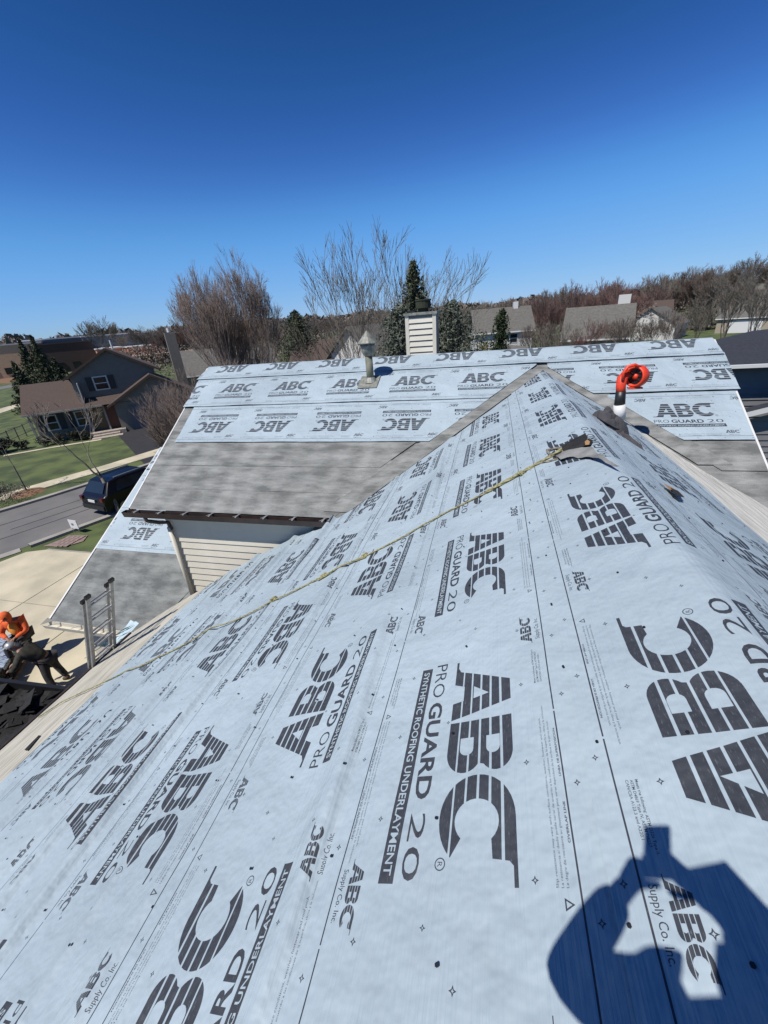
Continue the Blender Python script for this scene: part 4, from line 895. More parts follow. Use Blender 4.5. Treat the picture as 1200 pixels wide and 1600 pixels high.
for i, (x, y) in enumerate(((.6, -1.0), (1.5, -1.1), (2.4, -1.0), (3.3, -1.2))):
    p = N.matrix_world @ Vector((x, y, 0)) if False else Vector((-38, 26, 0))+Matrix.Rotation(R_(45), 3, 'Z') @ Vector((x, y, 0))
    bush(p, ('%s of the four clipped dark shrubs under the porch windows' % ('leftmost', 'second from the left', 'third from the left', 'rightmost')[i]), .7, .6, .95, 900, 'hedge', 20+i, 'clipped shrubs under the porch windows', leaf=.07)
strip('path', [Vector((-38, 26, 0))+Matrix.Rotation(R_(45), 3, 'Z') @ Vector(v) for v in ((-2.2, -2.3, 0), (1, -2.3, 0), (4.6, -2.6, 0))], .5, .03, 'concrete', kind='structure')
bush((-27.6, 13.4, 0), 'long dark leafless hedge at the left edge beside the pavement', 2.6, 2.6, 1.3, 5000, 'twig_brown', 60, leaf=.06, name='hedge', cat='hedge')
bush((-29.6, 15.6, 0), 'dark round hedge behind the thin young tree', 1.6, 1.6, 1.2, 3500, 'hedge', 61, leaf=.06, name='hedge', cat='hedge')
p = gat(8, 707); bush(p, 'dark bush at the left frame edge beyond the lawn', 1.5, 1.5, 1.3, 1600, 'hedge', 62, leaf=.12)
# low fence left of that house
fz = empty('fence', gat(-10, 706), 'thin dark rail fence on the lawn left of the grey-brown house', 'fence'); A_ = gat(-10, 706); B_ = gat(64, 672)
for k in range(7):
    p = A_.lerp(B_, k/6)-A_; MB().box((p.x, p.y, .6), (.07, .07, 1.2)).out('post', M['bark'], fz)
for z in (.35, 1.1): MB().tube([(0, 0, z), tuple((B_-A_)+Vector((0, 0, z)))], .03, 5).out('rail', M['bark'], fz)
# school complex far left
S = empty('school_building', polar(100, 170), 'low tan and red brick school complex with white flat roofs on the left skyline', 'building', rz=math.atan2(polar(100, 170).y, polar(100, 170).x)-math.pi/2)
for i, (x0, x1, y0, y1, z1, wm, rm) in enumerate(((-30, -6, 0, 20, 8.9, 'tan_brick', 'membrane_white'), (-9, 7, -4, 10, 8.2, 'brown_roof', 'brown_roof'), (5, 26, 8, 34, 9.6, 'blue_siding', 'membrane_white'), (-12, 10, 12, 30, 9.7, 'blue_siding', 'membrane_white'), (7, 14, -12, 6, 5.6, 'brick', 'membrane_white'), (15.5, 24, -11, 6, 5.4, 'brick', 'membrane_white'), (26, 33, -9, 6, 5.2, 'brick', 'membrane_white'), (32, 58, -4, 10, 5.6, 'tan_brick', 'membrane_white'))):
    b_ = MB().bx(x0, x1, y0, y1, 0, z1).out('wall', M[wm], S); MB().bx(x0-.2, x1+.2, y0-.2, y1+.2, z1, z1+.35).out('roof', M[rm], b_)
    for j in range(int((x1-x0)/4)): MB().bx(x0+1+j*4, x0+3+j*4, y0-.12, y0-.02, 1.0, 2.8).out('window', M['glass'], b_)
MB().bx(10, 34, -18, -12, 2.8, 3.1).out('canopy', M['tan_brick'], S)
for i, (x, y) in enumerate(((8, -22), (12, -23), (16, -22), (22, -23))):
    pass
# white vans by the school
def tiny_car(loc, rz, label, col, grp=None):
    t = empty('parked_car', loc, label, 'car', grp, rz)
    MB().prism([(-2.2, -.9, .35), (2.2, -.9, .35), (2.2, -.9, .95), (1.2, -.9, 1.05), (.7, -.9, 1.55), (-1.5, -.9, 1.6), (-2.2, -.9, 1.0)], (0, 1.8, 0)).out('body', col, t, bevel=.06)
    MB().bx(-1.4, .6, -.92, .92, 1.08, 1.45).out('window', M['glass'], t)
    for x in (-1.4, 1.4):
        for y in (-.9, .9): MB().tube([(x, y-.1, .33), (x, y+.1, .33)], .33, 12).out('wheel', M['tyre'], t)
    return t
for px, py, lb in ((70, 580, 'white parked car left of the pair by the school'), (92, 575, 'white parked car nearest the red brick wing of the school'), (104, 574, 'small white parked car right of the other white one by the school')):
    tiny_car(gat(px, py), .6, lb, M['white'])
# right neighbour, close by
Y0 = 16.0
RN = empty('house', (6.8, Y0, 0), 'dark-roofed slate grey house close by on the right, white gutter and white sloping fascia', 'house')
MB().bx(0, 14, .5, 9, 0, H-2.35).out('wall', M['blue_siding'], RN)
for i in range(24):
    z = H-2.45-i*.19; MB().add([(0, .49, z), (14, .49, z), (14, .455, z-.185), (0, .455, z-.185), (0, .5, z-.187), (14, .5, z-.187)], [(0, 1, 2, 3), (3, 2, 5, 4)]).out('siding_board', M['blue_siding'], RN)
MB().add([(-.3, 0, H-2.20), (14, 0, H-2.20), (14, 4.6, H-1.95+.15), (-.3, 4.6, H-1.8)], [(0, 1, 2, 3)]) if False else None
rfn = MB().add([(-.2, 0, H-2.17), (14, 0, H-2.17), (14, 5, H-.9), (3.4, 5, H-1.55), (-.2, 2.8, H-1.93), (-.2, 0, H-2.25), (14, 0, H-2.25)], [(0, 1, 2, 3, 4)]).out('roof', M['dark_roof'], RN)
MB().bx(-.25, 14, -.13, 0, H-2.27, H-2.17).out('gutter', M['white'], RN)
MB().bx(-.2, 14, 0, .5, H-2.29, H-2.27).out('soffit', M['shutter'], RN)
# projecting gable
gw = MB(); gz0 = H-3.32
GP = [(.7, -1.6, 0), (8, -1.6, 0), (8, -1.6, H-2.3), (5.5, -1.6, H-2.2), (.7, -1.6, gz0-.25)]
gw.add(GP, [(0, 1, 2, 3, 4)]); gw.add([(.7, -1.6, 0), (.7, .5, 0), (.7, .5, gz0-.25), (.7, -1.6, gz0-.25)], [(0, 1, 2, 3)]); gw.out('wall', M['blue_siding'], RN)
fa = Vector((.35, -2.0, gz0-.12)); fb = Vector((5.5, -2.0, H-1.95))
MB().add([fa, fb, fb+Vector((0, 0, .16)), fa+Vector((0, 0, .16)), fa+Vector((0, .05, 0)), fb+Vector((0, .05, 0)), fb+Vector((0, .05, .16)), fa+Vector((0, .05, .16))], [(0, 1, 2, 3), (3, 2, 6, 7), (0, 4, 5, 1)]).out('fascia', M['white'], RN)
MB().add([fa+Vector((0, 0, .18)), fb+Vector((0, 0, .18)), fb+Vector((0, .35, .18)), fa+Vector((0, .35, .18))], [(0, 1, 2, 3)]).out('roof', M['dark_roof'], RN)
for i in range(24):
    z = gz0-.3-i*.19; MB().add([(.72, -1.61, z), (8, -1.61, z), (8, -1.645, z-.185), (.72, -1.645, z-.185)], [(0, 1, 2, 3)]).out('siding_board', M['blue_siding'], RN)
# houses beyond the ridge
def hz(px, d_): p = polar(px, d_); return p
p = hz(745, 62); gable_house('house', p, R_(8), 7.5, 8, 5.2, 7.9, 'white house with a plain grey roof behind the arborvitae', 'white_siding', 'grey_roof', wins=((1, 1, 1.2, 1.3), (4.6, 1, 1.2, 1.3), (4.5, 3.4, 1.1, 1.2)), chim=(5.5, 3.6, .6, 8.5, 'white'))
p = hz(888, 58); gable_house('house', p, R_(-12), 7.0, 9, 4.0, 7.2, 'tan house with a broad grey roof and tall white chimney', 'tan_siding', 'grey_roof', wins=((1, 1, 1.4, 1.3), (4.6, 1.0, 1.4, 1.3)), chim=(5.4, 4.6, 1.3, 8.2, 'white_siding'))
p = hz(752, 44); gable_house('house', p, R_(-68), 5.5, 4.4, 3.0, 4.6, 'small cream gable shed end peeking over the ridge by the arborvitae', 'white_siding', 'grey_roof')
p = hz(984, 108); gable_house('house', p, R_(-14), 8, 9, 4.2, 6.9, 'white house with a maroon-brown roof right of the white chimney', 'white_siding', 'brown_roof', wins=((1.5, 1.2, 1.3, 1.3), (5.5, 1.2, 1.3, 1.3)))
p = hz(1068, 100); gable_house('house', p, R_(58), 9, 9, 3.0, 5.8, 'white house end with a grey gable roof at the far lawn', 'white_siding', 'grey_roof', wins=((3.5, 1, 1.6, 1.3),))
p = hz(1135, 112); gable_house('house', p, R_(-24), 11, 8, 3.0, 5.6, 'long grey-roofed house with white garage doors beyond the lawn', 'tan_siding', 'grey_roof', garage=(2, 5, 2.3), wins=((9, 1, 1.4, 1.2),))
p = hz(1185, 120); gable_house('house', p, R_(-24), 14, 9, 6, 8.6, 'far two-storey grey house at the right edge among the trees', 'grey_siding', 'grey_roof', wins=((2, 4, 1.5, 1.3), (8, 4, 1.5, 1.3)))
p = hz(440, 44); gable_house('house', p, R_(10), 9, 9, 3.4, 6.2, 'brown-roofed house hidden behind the bare trees left of the vent pipe', 'tan_siding', 'brown_roof')
p = hz(578, 40); gable_house('house', p, R_(72), 6, 5, 5.0, 7.3, 'white gable end seen behind the vent pipe', 'white_siding', 'grey_roof')
p = hz(265, 60); gable_house('house', p, R_(35), 12, 9, 3.2, 5.8, 'low grey-roofed house behind the grey-brown house chimney', 'tan_siding', 'grey_roof')

# ------------------------------------------------------------------ SUV parked in the street
car = empty('parked_car', (-18.45, 13.7, 0), 'dark navy SUV parked at the kerb behind the low roof', 'car', rz=R_(-12))
pr = [(0, .38), (0, .72), (.05, 1.0), (.22, 1.12), (.62, 1.66), (1.0, 1.72), (2.6, 1.70), (3.35, 1.22), (3.55, 1.12), (4.5, 1.0), (4.72, .8), (4.75, .4)]
V = []; F = []; n = len(pr)
def carw(z): return .93 if z < 1.15 else .93-(z-1.15)*.35
for sx in (-1, 1):
    for y, z in pr: V.append((sx*carw(z), y, z))
F = [(i, i+1, n+i+1, n+i) for i in range(n-1)]+[tuple(range(n)), tuple(range(2*n-1, n-1, -1)), (0, n, 2*n-1, n-1)]
body = MB().add(V, F).out('body', M['car_paint'], car, smooth=False, bevel=.05)
MB().add([(-.70, .245, 1.17), (.70, .245, 1.17), (.62, .575, 1.62), (-.62, .575, 1.62)], [(0, 1, 2, 3)]).out('rear_window', M['glass'], car).location = (0, -.035, .015)
for sx in (-1, 1):
    MB().add([(sx*.935, .75, 1.18), (sx*.935, 3.15, 1.18), (sx*.80, 2.6, 1.60), (sx*.79, 1.0, 1.62)], [(0, 1, 2, 3)]).out('side_window', M['glass'], car).location = (sx*.012, 0, 0)
    MB().bx(sx*.82-.1, sx*.82+.1, -.03, .12, .86, 1.04).out('tail_light', M['tail'], car)
    MB().box((sx*1.02, 2.95, 1.18), (.2, .12, .14)).out('mirror', M['car_paint'], car)
    for y in (.85, 3.85):
        wl = MB().tube([(sx*.72, y, .36), (sx*.95, y, .36)], .36, 18).out('wheel', M['tyre'], car); MB().tube([(sx*.955, y, .36), (sx*.965, y, .36)], .22, 12).out('rim', M['rim'], wl)
MB().bx(-.85, .85, -.06, .05, .42, .62).out('bumper', M['car_trim'], car); MB().bx(-.26, .26, -.04, .0, .78, .9).out('number_plate', M['white'], car)
for sx in (-.62, .62): MB().bx(sx-.02, sx+.02, 1.0, 2.6, 1.73, 1.77).out('roof_rail', M['alu'], car)
# yard sign
sg = empty('yard_sign', gat(121, 833), 'small white yard sign on the grass by the kerb', 'sign', rz=R_(-8))
MB().bx(-.28, .28, -.012, .012, .25, .66).out('panel', M['white'], sg)
for x in (-.2, .2): MB().tube([(x, 0, 0), (x, 0, .27)], .01, 5).out('stake', M['alu'], sg)
MB().bx(-.12, .02, -.02, -.014, .40, .50).out('print', M['blue_siding'], sg)

# ------------------------------------------------------------------ ladder at the eave
LD = empty('extension_ladder', (-6.4, 3.62, 0), 'aluminium extension ladder standing up past the near eave', 'ladder')
def lad(y, z):  # local, z measured from the contact at 2.70
    return Vector((.64/1.56*(z-2.70), y, z))
for y in (0.0, .43):
    for dx in (0, -.085):
        d_ = Vector((dx, 0, 0)); top = 4.27-(.10 if dx else 0)
        b = MB(); A0 = lad(y, .05)+d_; A1 = lad(y, top)+d_
        Mx = (A1-A0).to_track_quat('Z', 'Y').to_matrix(); b.box((A0+A1)/2, (.062, .026, (A1-A0).length), Mx); b.out('rail', M['alu'], LD)
        MB().box(A1, (.085, .045, .06), Mx).out('rail_cap', M['plastic_black'], LD)
for k in range(13):
    z = .35+k*.31
    for dx in (0, -.085):
        MB().tube([lad(0, z)+Vector((dx, 0, 0)), lad(.43, z)+Vector((dx, 0, 0))], .017, 7).out('rung', M['alu'], LD)

# ------------------------------------------------------------------ rope
def rope_mesh(nm, pts, r, mt, parent=None, twist=14, **k):
    b = MB(); P = [Vector(p) for p in pts]; L = 0; Q = [P[0]]; 
    for a_, c_ in zip(P, P[1:]):
        n_ = max(1, int((c_-a_).length/.02)); Q += [a_.lerp(c_, i/n_) for i in range(1, n_+1)]
    for s in range(3):
        T = []
        for i, p in enumerate(Q):
            t = (Q[min(i+1, len(Q)-1)]-Q[max(0, i-1)]).normalized(); a_ = t.orthogonal().normalized(); c_ = t.cross(a_); q = i*.02*twist*2+s*2.094
            T.append(p+(a_*math.cos(q)+c_*math.sin(q))*r*.55)
        b.tube(T, r*.62, 5)
    return b.out(nm, mt, parent, smooth=True, **k)
RPX = ((63, 1124), (100, 1100), (170, 1068), (235, 1040), (300, 1008), (370, 975), (430, 945), (505, 908), (575, 874), (640, 840), (700, 806), (760, 776), (815, 747), (845, 730), (862, 720), (885, 706))
RP = [onroof(*p, .035) for p in RPX]; NRP = len(RP); FINE = []
def lift_rope(p): return Vector((p.x, p.y, p.z))+Vector((0, 0, max(0, disp(p.x, p.y))*1.1+.008))
for i in range(13):
    n_ = max(2, int((RP[i+1]-RP[i]).length/.04)); FINE += [lift_rope(RP[i].lerp(RP[i+1], k/n_)) for k in range(n_)]
for k in range(40):                           # pulled taut: smooth the path, never below the sheet
    FINE = [FINE[0]]+[Vector((FINE[i].x, FINE[i].y, max(FINE[i].z, (FINE[i-1].z+FINE[i+1].z)/2))) for i in range(1, len(FINE)-1)]+[FINE[-1]]
RP = [lift_rope(p) for p in RP]
rp = empty('rope', RP[0], 'yellow safety rope stretched from the torn ridge down to the eave', 'rope'); off = -RP[0]
rope_mesh('strand', [p+off for p in FINE], .0085, M['rope'], rp)
rope_mesh('spliced_end', [p+off+Vector((.01, .0, .012)) for p in RP[11:16]], .017, M['rope'], rp, twist=9)
rope_mesh('frayed_loop', [RP[13]+off, RP[14]+off+Vector((0, 0, .02)), onroof(858, 712, .07)+off, onroof(872, 708, .06)+off, RP[15]+off, onroof(878, 722, .05)+off, onroof(862, 727, .05)+off, RP[13]+off], .012, M['rope_dirty'], rp)
for (px, py) in ((430, 945), (508, 906), (572, 875), (815, 748)):
    p = lift_rope(onroof(px, py, .045))+off; b = MB()
    for k in range(3): b.tube([p+Vector((.025*math.cos(t+k), .03*math.sin(t+k*2)+.015*k, .012*math.sin(2*t+k))) for t in np.linspace(0, 6.28, 10)], .008, 5)
    b.out('knot', M['rope'], rp, smooth=True)
rope_mesh('strand', [onroof(500, 912, .05)+off, onroof(540, 889, .06)+off, onroof(575, 876, .05)+off], .010, M['rope'], rp)

# ------------------------------------------------------------------ leaf blower and the crumpled cloth
bp_ = dat(962, 655, 7.0)
LB = empty('leaf_blower', (bp_.x, 7.0, bp_.z-.05), 'orange-red leaf blower standing on its nozzle near the right valley', 'leaf blower'); o0 = LB.location
def L_(px, py, dy=0): return dat(px, py, 7.0+dy)-o0
MB().tube([L_(968, 655), L_(968, 632)], [.085, .085], 14).out('nozzle', M['white'], LB, smooth=True)
MB().tube([L_(968, 634), L_(970, 611)], [.078, .07], 14).out('tube', M['plastic_black'], LB, smooth=True)
MB().tube([L_(970, 614), L_(970, 604), L_(972, 592, .04), L_(979, 583, .10)], [.065, .068, .075, .06], 14).out('elbow', M['red_plastic'], LB, smooth=True)
ax = Vector((-.72, -.68, .05)).normalized(); c0 = L_(994, 588, .08); e1 = ax.orthogonal().normalized(); e2 = ax.cross(e1)
MB().lathe(c0, ax, [(-.16, .01), (-.155, .06), (-.13, .125), (-.06, .158), (.02, .162), (.055, .15), (.065, .138), (.06, .124), (.0, .118), (-.005, .01)], 28).out('fan_housing', M['red_plastic'], LB, smooth=True)
MB().tube([c0-ax*.01, c0+ax*.012], [.125, .12], 22).out('intake_grille', M['plastic_black'], LB)
MB().tube([c0+ax*.01, c0+ax*.05], [.05, .035], 12).out('intake_hub', M['red_plastic'], LB, smooth=True)
for k in range(8):
    d_ = Matrix.Rotation(k*math.pi/4, 3, ax) @ e1; MB().tube([c0+ax*.025+d_*.03, c0+ax*.025+d_*.10], .006, 4).out('grille_bar', M['car_trim'], LB)
MB().tube([c0-ax*.21, c0-ax*.16], [.06, .10], 16).out('motor_cap', M['plastic_black'], LB)
hb = [L_(973, 594, -.05), L_(974, 583, -.05), L_(981, 573, -.03), L_(992, 570, 0), L_(1001, 574, .03)]
MB().tube(hb, [.022, .024, .026, .024, .02], 10).out('handle', M['red_plastic'], LB, smooth=True)
MB().tube([L_(1000, 580, .05), L_(1009, 583, .05)], [.028, .024], 8).out('exhaust', M['white'], LB)
MB().tube([L_(998, 589, .05), L_(1012, 587, .05)], [.02, .014], 8).out('trigger_guard', M['red_plastic'], LB)
MB().box(L_(992, 606, .06), (.20, .09, .022)).out('foot', M['red_plastic'], LB, bevel=.008)
# cloth
def blob(name, c, rad, mt, amp=.25, fr=3., seed=0, sub=4, parent=None, squash=None, **k):
    bm = bmesh.new(); bmesh.ops.create_icosphere(bm, subdivisions=sub, radius=1)
    for v in bm.verts:
        d = v.co.copy(); f = 1+amp*noise.noise(d*fr*.5+Vector((seed, 0, 0)))+amp*.7*(1-abs(noise.noise(d*fr+Vector((0, seed, 0))))*2.2)*.6+amp*.25*noise.noise(d*fr*3)
        v.co = Vector((d.x*rad[0]*f, d.y*rad[1]*f, d.z*rad[2]*f))
    for f in bm.faces: f.smooth = True
    me = bpy.data.meshes.new(name); bm.to_mesh(me); bm.free(); me.materials.append(mt); o = bpy.data.objects.new(name, me); o.location = c; return put(o, parent, **k)
cp = onright(955, 672, .02)
CL = empty('work_jacket', cp, 'crumpled charcoal jacket lying on the right slope under the leaf blower', 'jacket')
blob('body', (0.0, -.02, .06), (.22, .19, .11), M['cloth'], .14, 2.2, 3, 4, CL)
def drape(name, c, rx, ry, h, seed, rot=0, spiral=5, parent=None):
    V = []; F = []; nr, na = 26, 72
    for i in range(nr+1):
        r_ = i/nr
        for k in range(na):
            a = 2*math.pi*k/na; out = 1+.22*noise.noise(Vector((math.cos(a)*1.3, math.sin(a)*1.3, seed)))+.06*noise.noise(Vector((math.cos(a)*5, math.sin(a)*5, seed)))
            fold = abs(math.sin(1.5*a+spiral*r_+2*noise.noise(Vector((math.cos(a)*r_*2, math.sin(a)*r_*2, seed+3)))))**.8
            z = h*(max(0, 1-r_**2.6))**.6*(.35+.75*fold+.45*noise.noise(Vector((math.cos(a)*r_*2.2, math.sin(a)*r_*2.2, seed+9))))-.01
            x = math.cos(a)*r_*out*rx; y = math.sin(a)*r_*out*ry; sl_ = -MR*(x*math.cos(rot)-y*math.sin(rot)); V.append((x*math.cos(rot)-y*math.sin(rot), x*math.sin(rot)+y*math.cos(rot), z+sl_))
    for i in range(nr):
        for k in range(na): F.append((i*na+k, i*na+(k+1) % na, (i+1)*na+(k+1) % na, (i+1)*na+k))
    o = mesh(name, V, F, M['cloth'], parent, True); o.location = c; return o
s_ = CL.children[0]; bpy.data.objects.remove(s_)
drape('body', (-.02, 0.04, .0), .24, .24, .22, 3, .4, 4.5, CL); drape('hood', (-.06, -.05, .10), .17, .15, .13, 8, 1.0, 6, CL)
drape('sleeve_and_shadow', (.13, -.30, -.005-MR*.13), .06, .26, .07, 12, .42, 3, CL)  # dark tail: part sleeve, part the jacket's cast shadow shaped in cloth

# ------------------------------------------------------------------ people
def skinmesh(name, chains, mt, parent, sub=2, root=0):
    """chains: list of lists of (x,y,z,r); shared points join"""
    verts = []; edges = []; rad = []; idx = {}
    for ch_ in chains:
        prev = None
        for p in ch_:
            key = tuple(round(c, 4) for c in p[:3])
            if key not in idx: idx[key] = len(verts); verts.append(p[:3]); rad.append(p[3])
            i = idx[key]
            if prev is not None and prev != i: edges.append((prev, i))
            prev = i
    me = bpy.data.meshes.new(name); me.from_pydata(verts, edges, []); me.update(); o = bpy.data.objects.new(name, me); C.objects.link(o)
    sk = o.modifiers.new('s', 'SKIN'); sk.use_smooth_shade = True; ss = o.modifiers.new('u', 'SUBSURF'); ss.levels = sub; ss.render_levels = sub
    for i, r in enumerate(rad):
        d = me.skin_vertices[0].data[i]; d.radius = (r, r); d.use_root = (i == root)
    dg = bpy.context.evaluated_depsgraph_get(); nm = bpy.data.meshes.new_from_object(o.evaluated_get(dg)); bpy.data.objects.remove(o); nm.materials.clear(); nm.materials.append(mt)
    nm.polygons.foreach_set('use_smooth', [True]*len(nm.polygons))
    return put(bpy.data.objects.new(name, nm), parent)
def V3(*a): return Vector(a)
def hand(parent, wrist, d, up, mt, s=1., curl=.6):
    """palm and five separate bent fingers as one skinned mesh"""
    d = d.normalized(); side = d.cross(up).normalized(); up = side.cross(d).normalized(); ch = []; w_ = (*wrist, .024*s); pm = wrist+d*.05*s; pmk = (*pm, .030*s)
    ch.append([w_, pmk])
    for i, (o_, L) in enumerate(((-.027, .062), (-.009, .072), (.009, .068), (.027, .052))):
        b0 = pm+d*.035*s+side*o_*s; b1 = b0+(d*math.cos(curl*.5)-up*math.sin(curl*.5))*L*.5*s; b2 = b1+(d*math.cos(curl*1.4)-up*math.sin(curl*1.4))*L*.5*s
        ch.append([pmk, (*b0, .0095*s), (*b1, .0085*s), (*b2, .007*s)])
    t0 = wrist+d*.03*s-side*.034*s; t1 = t0+(d*.7-side*.6-up*.2)*.035*s; t2 = t1+(d*.8-up*.5)*.03*s
    ch.append([w_, (*t0, .012*s), (*t1, .010*s), (*t2, .008*s)])
    return ch
def person(label, loc, J, top, bottom, head_look, hat=None, hatm=None, extra=None, group=None, hood=False):
    """J: joint dict in local coordinates"""
    t = empty('person', loc, label, 'person', group)
    pel, ch_, nk, hd = J['pelvis'], J['chest'], J['neck'], J['head']
    chains = [[(*pel, .13), (*((pel+ch_)/2), .135), (*ch_, .15), (*nk, .055), (*(hd-V3(0, 0, .03)), .075), (*(hd+V3(0, 0, .05)), .085)]]
    for sd in ('l', 'r'):
        sh, el, wr = J['sh'+sd], J['el'+sd], J['wr'+sd]; hp_, kn, an, to = J['hip'+sd], J['kn'+sd], J['an'+sd], J['toe'+sd]
        chains.append([(*ch_, .15), (*sh, .062), (*el, .045), (*wr, .027)])
        chains.append([(*pel, .13), (*hp_, .095), (*kn, .06), (*an, .04), (*to, .035)])
        d = (wr-el).normalized(); hc = hand(t, wr, d, V3(0, 0, 1) if abs(d.z) < .8 else V3(0, 1, 0), None); hc[0][0] = (*wr, .027)
        for h_ in hc:
            h2 = [((*wr, .027) if (Vector(q[:3])-wr).length < 1e-5 else q) for q in h_]; chains.append(h2)
    skinmesh('body', chains, M['skin'], t, 1)
    g_ = 1.14
    jac = [[(*(pel+V3(0, 0, .02)), .15*g_), (*((pel+ch_)/2), .15*g_), (*ch_, .165*g_), (*(nk-V3(0, 0, .03)), .085)]]
    for sd in ('l', 'r'):
        sh, el, wr = J['sh'+sd], J['el'+sd], J['wr'+sd]; jac.append([(*ch_, .165*g_), (*sh, .095), (*el, .070), (*(el.lerp(wr, .92)), .048)])
    skinmesh('jacket', jac, M[top], t, 2)
    tr = []
    for sd in ('l', 'r'):
        hp_, kn, an = J['hip'+sd], J['kn'+sd], J['an'+sd]; tr.append([(*(pel+V3(0, 0, -.02)), .155), (*hp_, .118), (*kn, .082), (*(kn.lerp(an, .93)), .07)])
    skinmesh('trousers', tr, M[bottom], t, 2)
    for sd in ('l', 'r'):
        an, to = J['an'+sd], J['toe'+sd]; skinmesh('boot', [[(*(an+V3(0, 0, .05)), .06), (*(an-V3(0, 0, .03)), .062), (*to, .052)]], M['boot'], t, 1)
    f = head_look.normalized(); hc_ = hd+V3(0, 0, .04); sdv = f.cross(V3(0, 0, 1)).normalized(); upv = sdv.cross(f)
    fc = []
    for s_ in (-1, 1):
        blob('eye', hc_+f*.082+sdv*s_*.03+upv*.01, (.012, .012, .01), M['white'], 0, 1, 0, 1, t)
        blob('ear', hc_+sdv*s_*.085, (.015, .02, .03), M['skin'], 0, 1, 0, 1, t)
    blob('nose', hc_+f*.098-upv*.01, (.014, .014, .022), M['skin'], 0, 1, 0, 1, t)
    MB().box(hc_+f*.088-upv*.045, (.04, .01, .008)).out('mouth', M['door'], t)
    if hood:
        bm = bmesh.new(); bmesh.ops.create_icosphere(bm, subdivisions=3, radius=1)
        dl = [v for v in bm.verts if v.co.dot(f) > .62 and v.co.z < .55]; bmesh.ops.delete(bm, geom=dl, context='VERTS')
        for v in bm.verts: d = v.co.copy(); v.co = hc_-f*.01+Vector((d.x*.125, d.y*.125, d.z*.145-(.04 if d.z < 0 else 0)))
        me = bpy.data.meshes.new('hood'); bm.to_mesh(me); bm.free(); me.materials.append(M[top]); me.polygons.foreach_set('use_smooth', [True]*len(me.polygons)); put(bpy.data.objects.new('hood', me), t)
    if hat:
        bm = bmesh.new(); bmesh.ops.create_icosphere(bm, subdivisions=3, radius=1); bmesh.ops.delete(bm, geom=[v for v in bm.verts if v.co.z < -.05], context='VERTS')
        for v in bm.verts: d = v.co.copy(); v.co = hc_+upv*.02+Vector((d.x*.105, d.y*.105, d.z*.10))
        me = bpy.data.meshes.new('cap'); bm.to_mesh(me); bm.free(); me.materials.append(M[hatm]); me.polygons.foreach_set('use_smooth', [True]*len(me.polygons)); cp_ = put(bpy.data.objects.new('cap', me), t)
        q = f.to_track_quat('Y', 'Z').to_matrix(); MB().box(hc_+f*.15+upv*.045, (.14, .12, .012), q).out('peak', M[hatm], cp_)
    return t
# shingle pallet and dark trailer they are working at
PL = empty('shingle_stack', (-12.45, 4.75, .0), 'stack of shingle bundles in pale blue and navy wrap at the driveway edge', 'shingle stack', rz=R_(35))
k = 0
for lay in range(4):
    for j in range(4):
        MB().box((-.8+.02*(lay % 2), -.75+j*.5, .12+lay*.13), (1.0, .46, .115)).out('bundle', M['bundle_wrap' if lay == 3 else 'blue_wrap'], PL, bevel=.015)
        MB().box((.22+.03*(lay % 2), -.75+j*.5, .12+lay*.13), (.98, .46, .115)).out('bundle', M['bundle_wrap' if (lay == 3 and j > 0) else 'shingle'], PL, bevel=.015)
MB().bx(-1.3, .75, -1.0, 1.0, .0, .06).out('pallet', M['wood'], PL)
TR = empty('dump_trailer', (-9.5, 2.25, 0), 'black dump trailer full of dark stripped shingles below the near eave', 'trailer', rz=R_(3))
tb = MB(); 
for a_ in ((-1.35, 1.35, -2.6, -2.52), (-1.35, 1.35, 1.82, 1.90), (-1.35, -1.27, -2.52, 1.82), (1.27, 1.35, -2.52, 1.82)): tb.bx(*a_, .45, 1.15)
tb.bx(-1.27, 1.27, -2.52, 1.82, .45, .55); tb.out('bed', M['black'], TR)
for sx in (-1, 1):
    for y in (-.7, .3): MB().tube([(sx*1.38, y, .36), (sx*1.56, y, .36)], .36, 16).out('wheel', M['tyre'], TR)
rg = random.Random(11); db = MB()
for i in range(420):
    x, y = rg.uniform(-1.2, 1.2), rg.uniform(-2.4, 1.75); z = .95+.28*noise.noise(Vector((x*1.4, y*1.4, 3)))+rg.uniform(-.05, .06)
    db.box((x, y, z), (rg.uniform(.15, .5), rg.uniform(.12, .3), .012), Matrix.Rotation(rg.uniform(0, 6.3), 3, 'Z') @ Matrix.Rotation(rg.uniform(-.6, .6), 3, 'X'))
db.out('shingle_debris', M['shingle'], TR, kind='stuff')
MB().bx(-1.27, 1.27, -2.52, 1.82, .55, .86).out('load', M['hole'], TR)
MB().tube([(0, -2.6, .5), (0, -3.6, .45)], .05, 8).out('drawbar', M['black'], TR)
# scraps on the ground by the eave
sc = MB()
for i in range(160):
    x, y = rg.uniform(-9.2, -7.0), rg.uniform(4.0, 6.4); sc.box((x, y, .045+rg.uniform(0, .05)), (rg.uniform(.08, .3), rg.uniform(.05, .18), .012), Matrix.Rotation(rg.uniform(0, 6.3), 3, 'Z') @ Matrix.Rotation(rg.uniform(-.3, .3), 3, 'X'))
sc.out('roofing_scraps', M['shingle'], None, label='dark shingle scraps scattered on the concrete between ladder and low roof', cat='debris', kind='stuff')
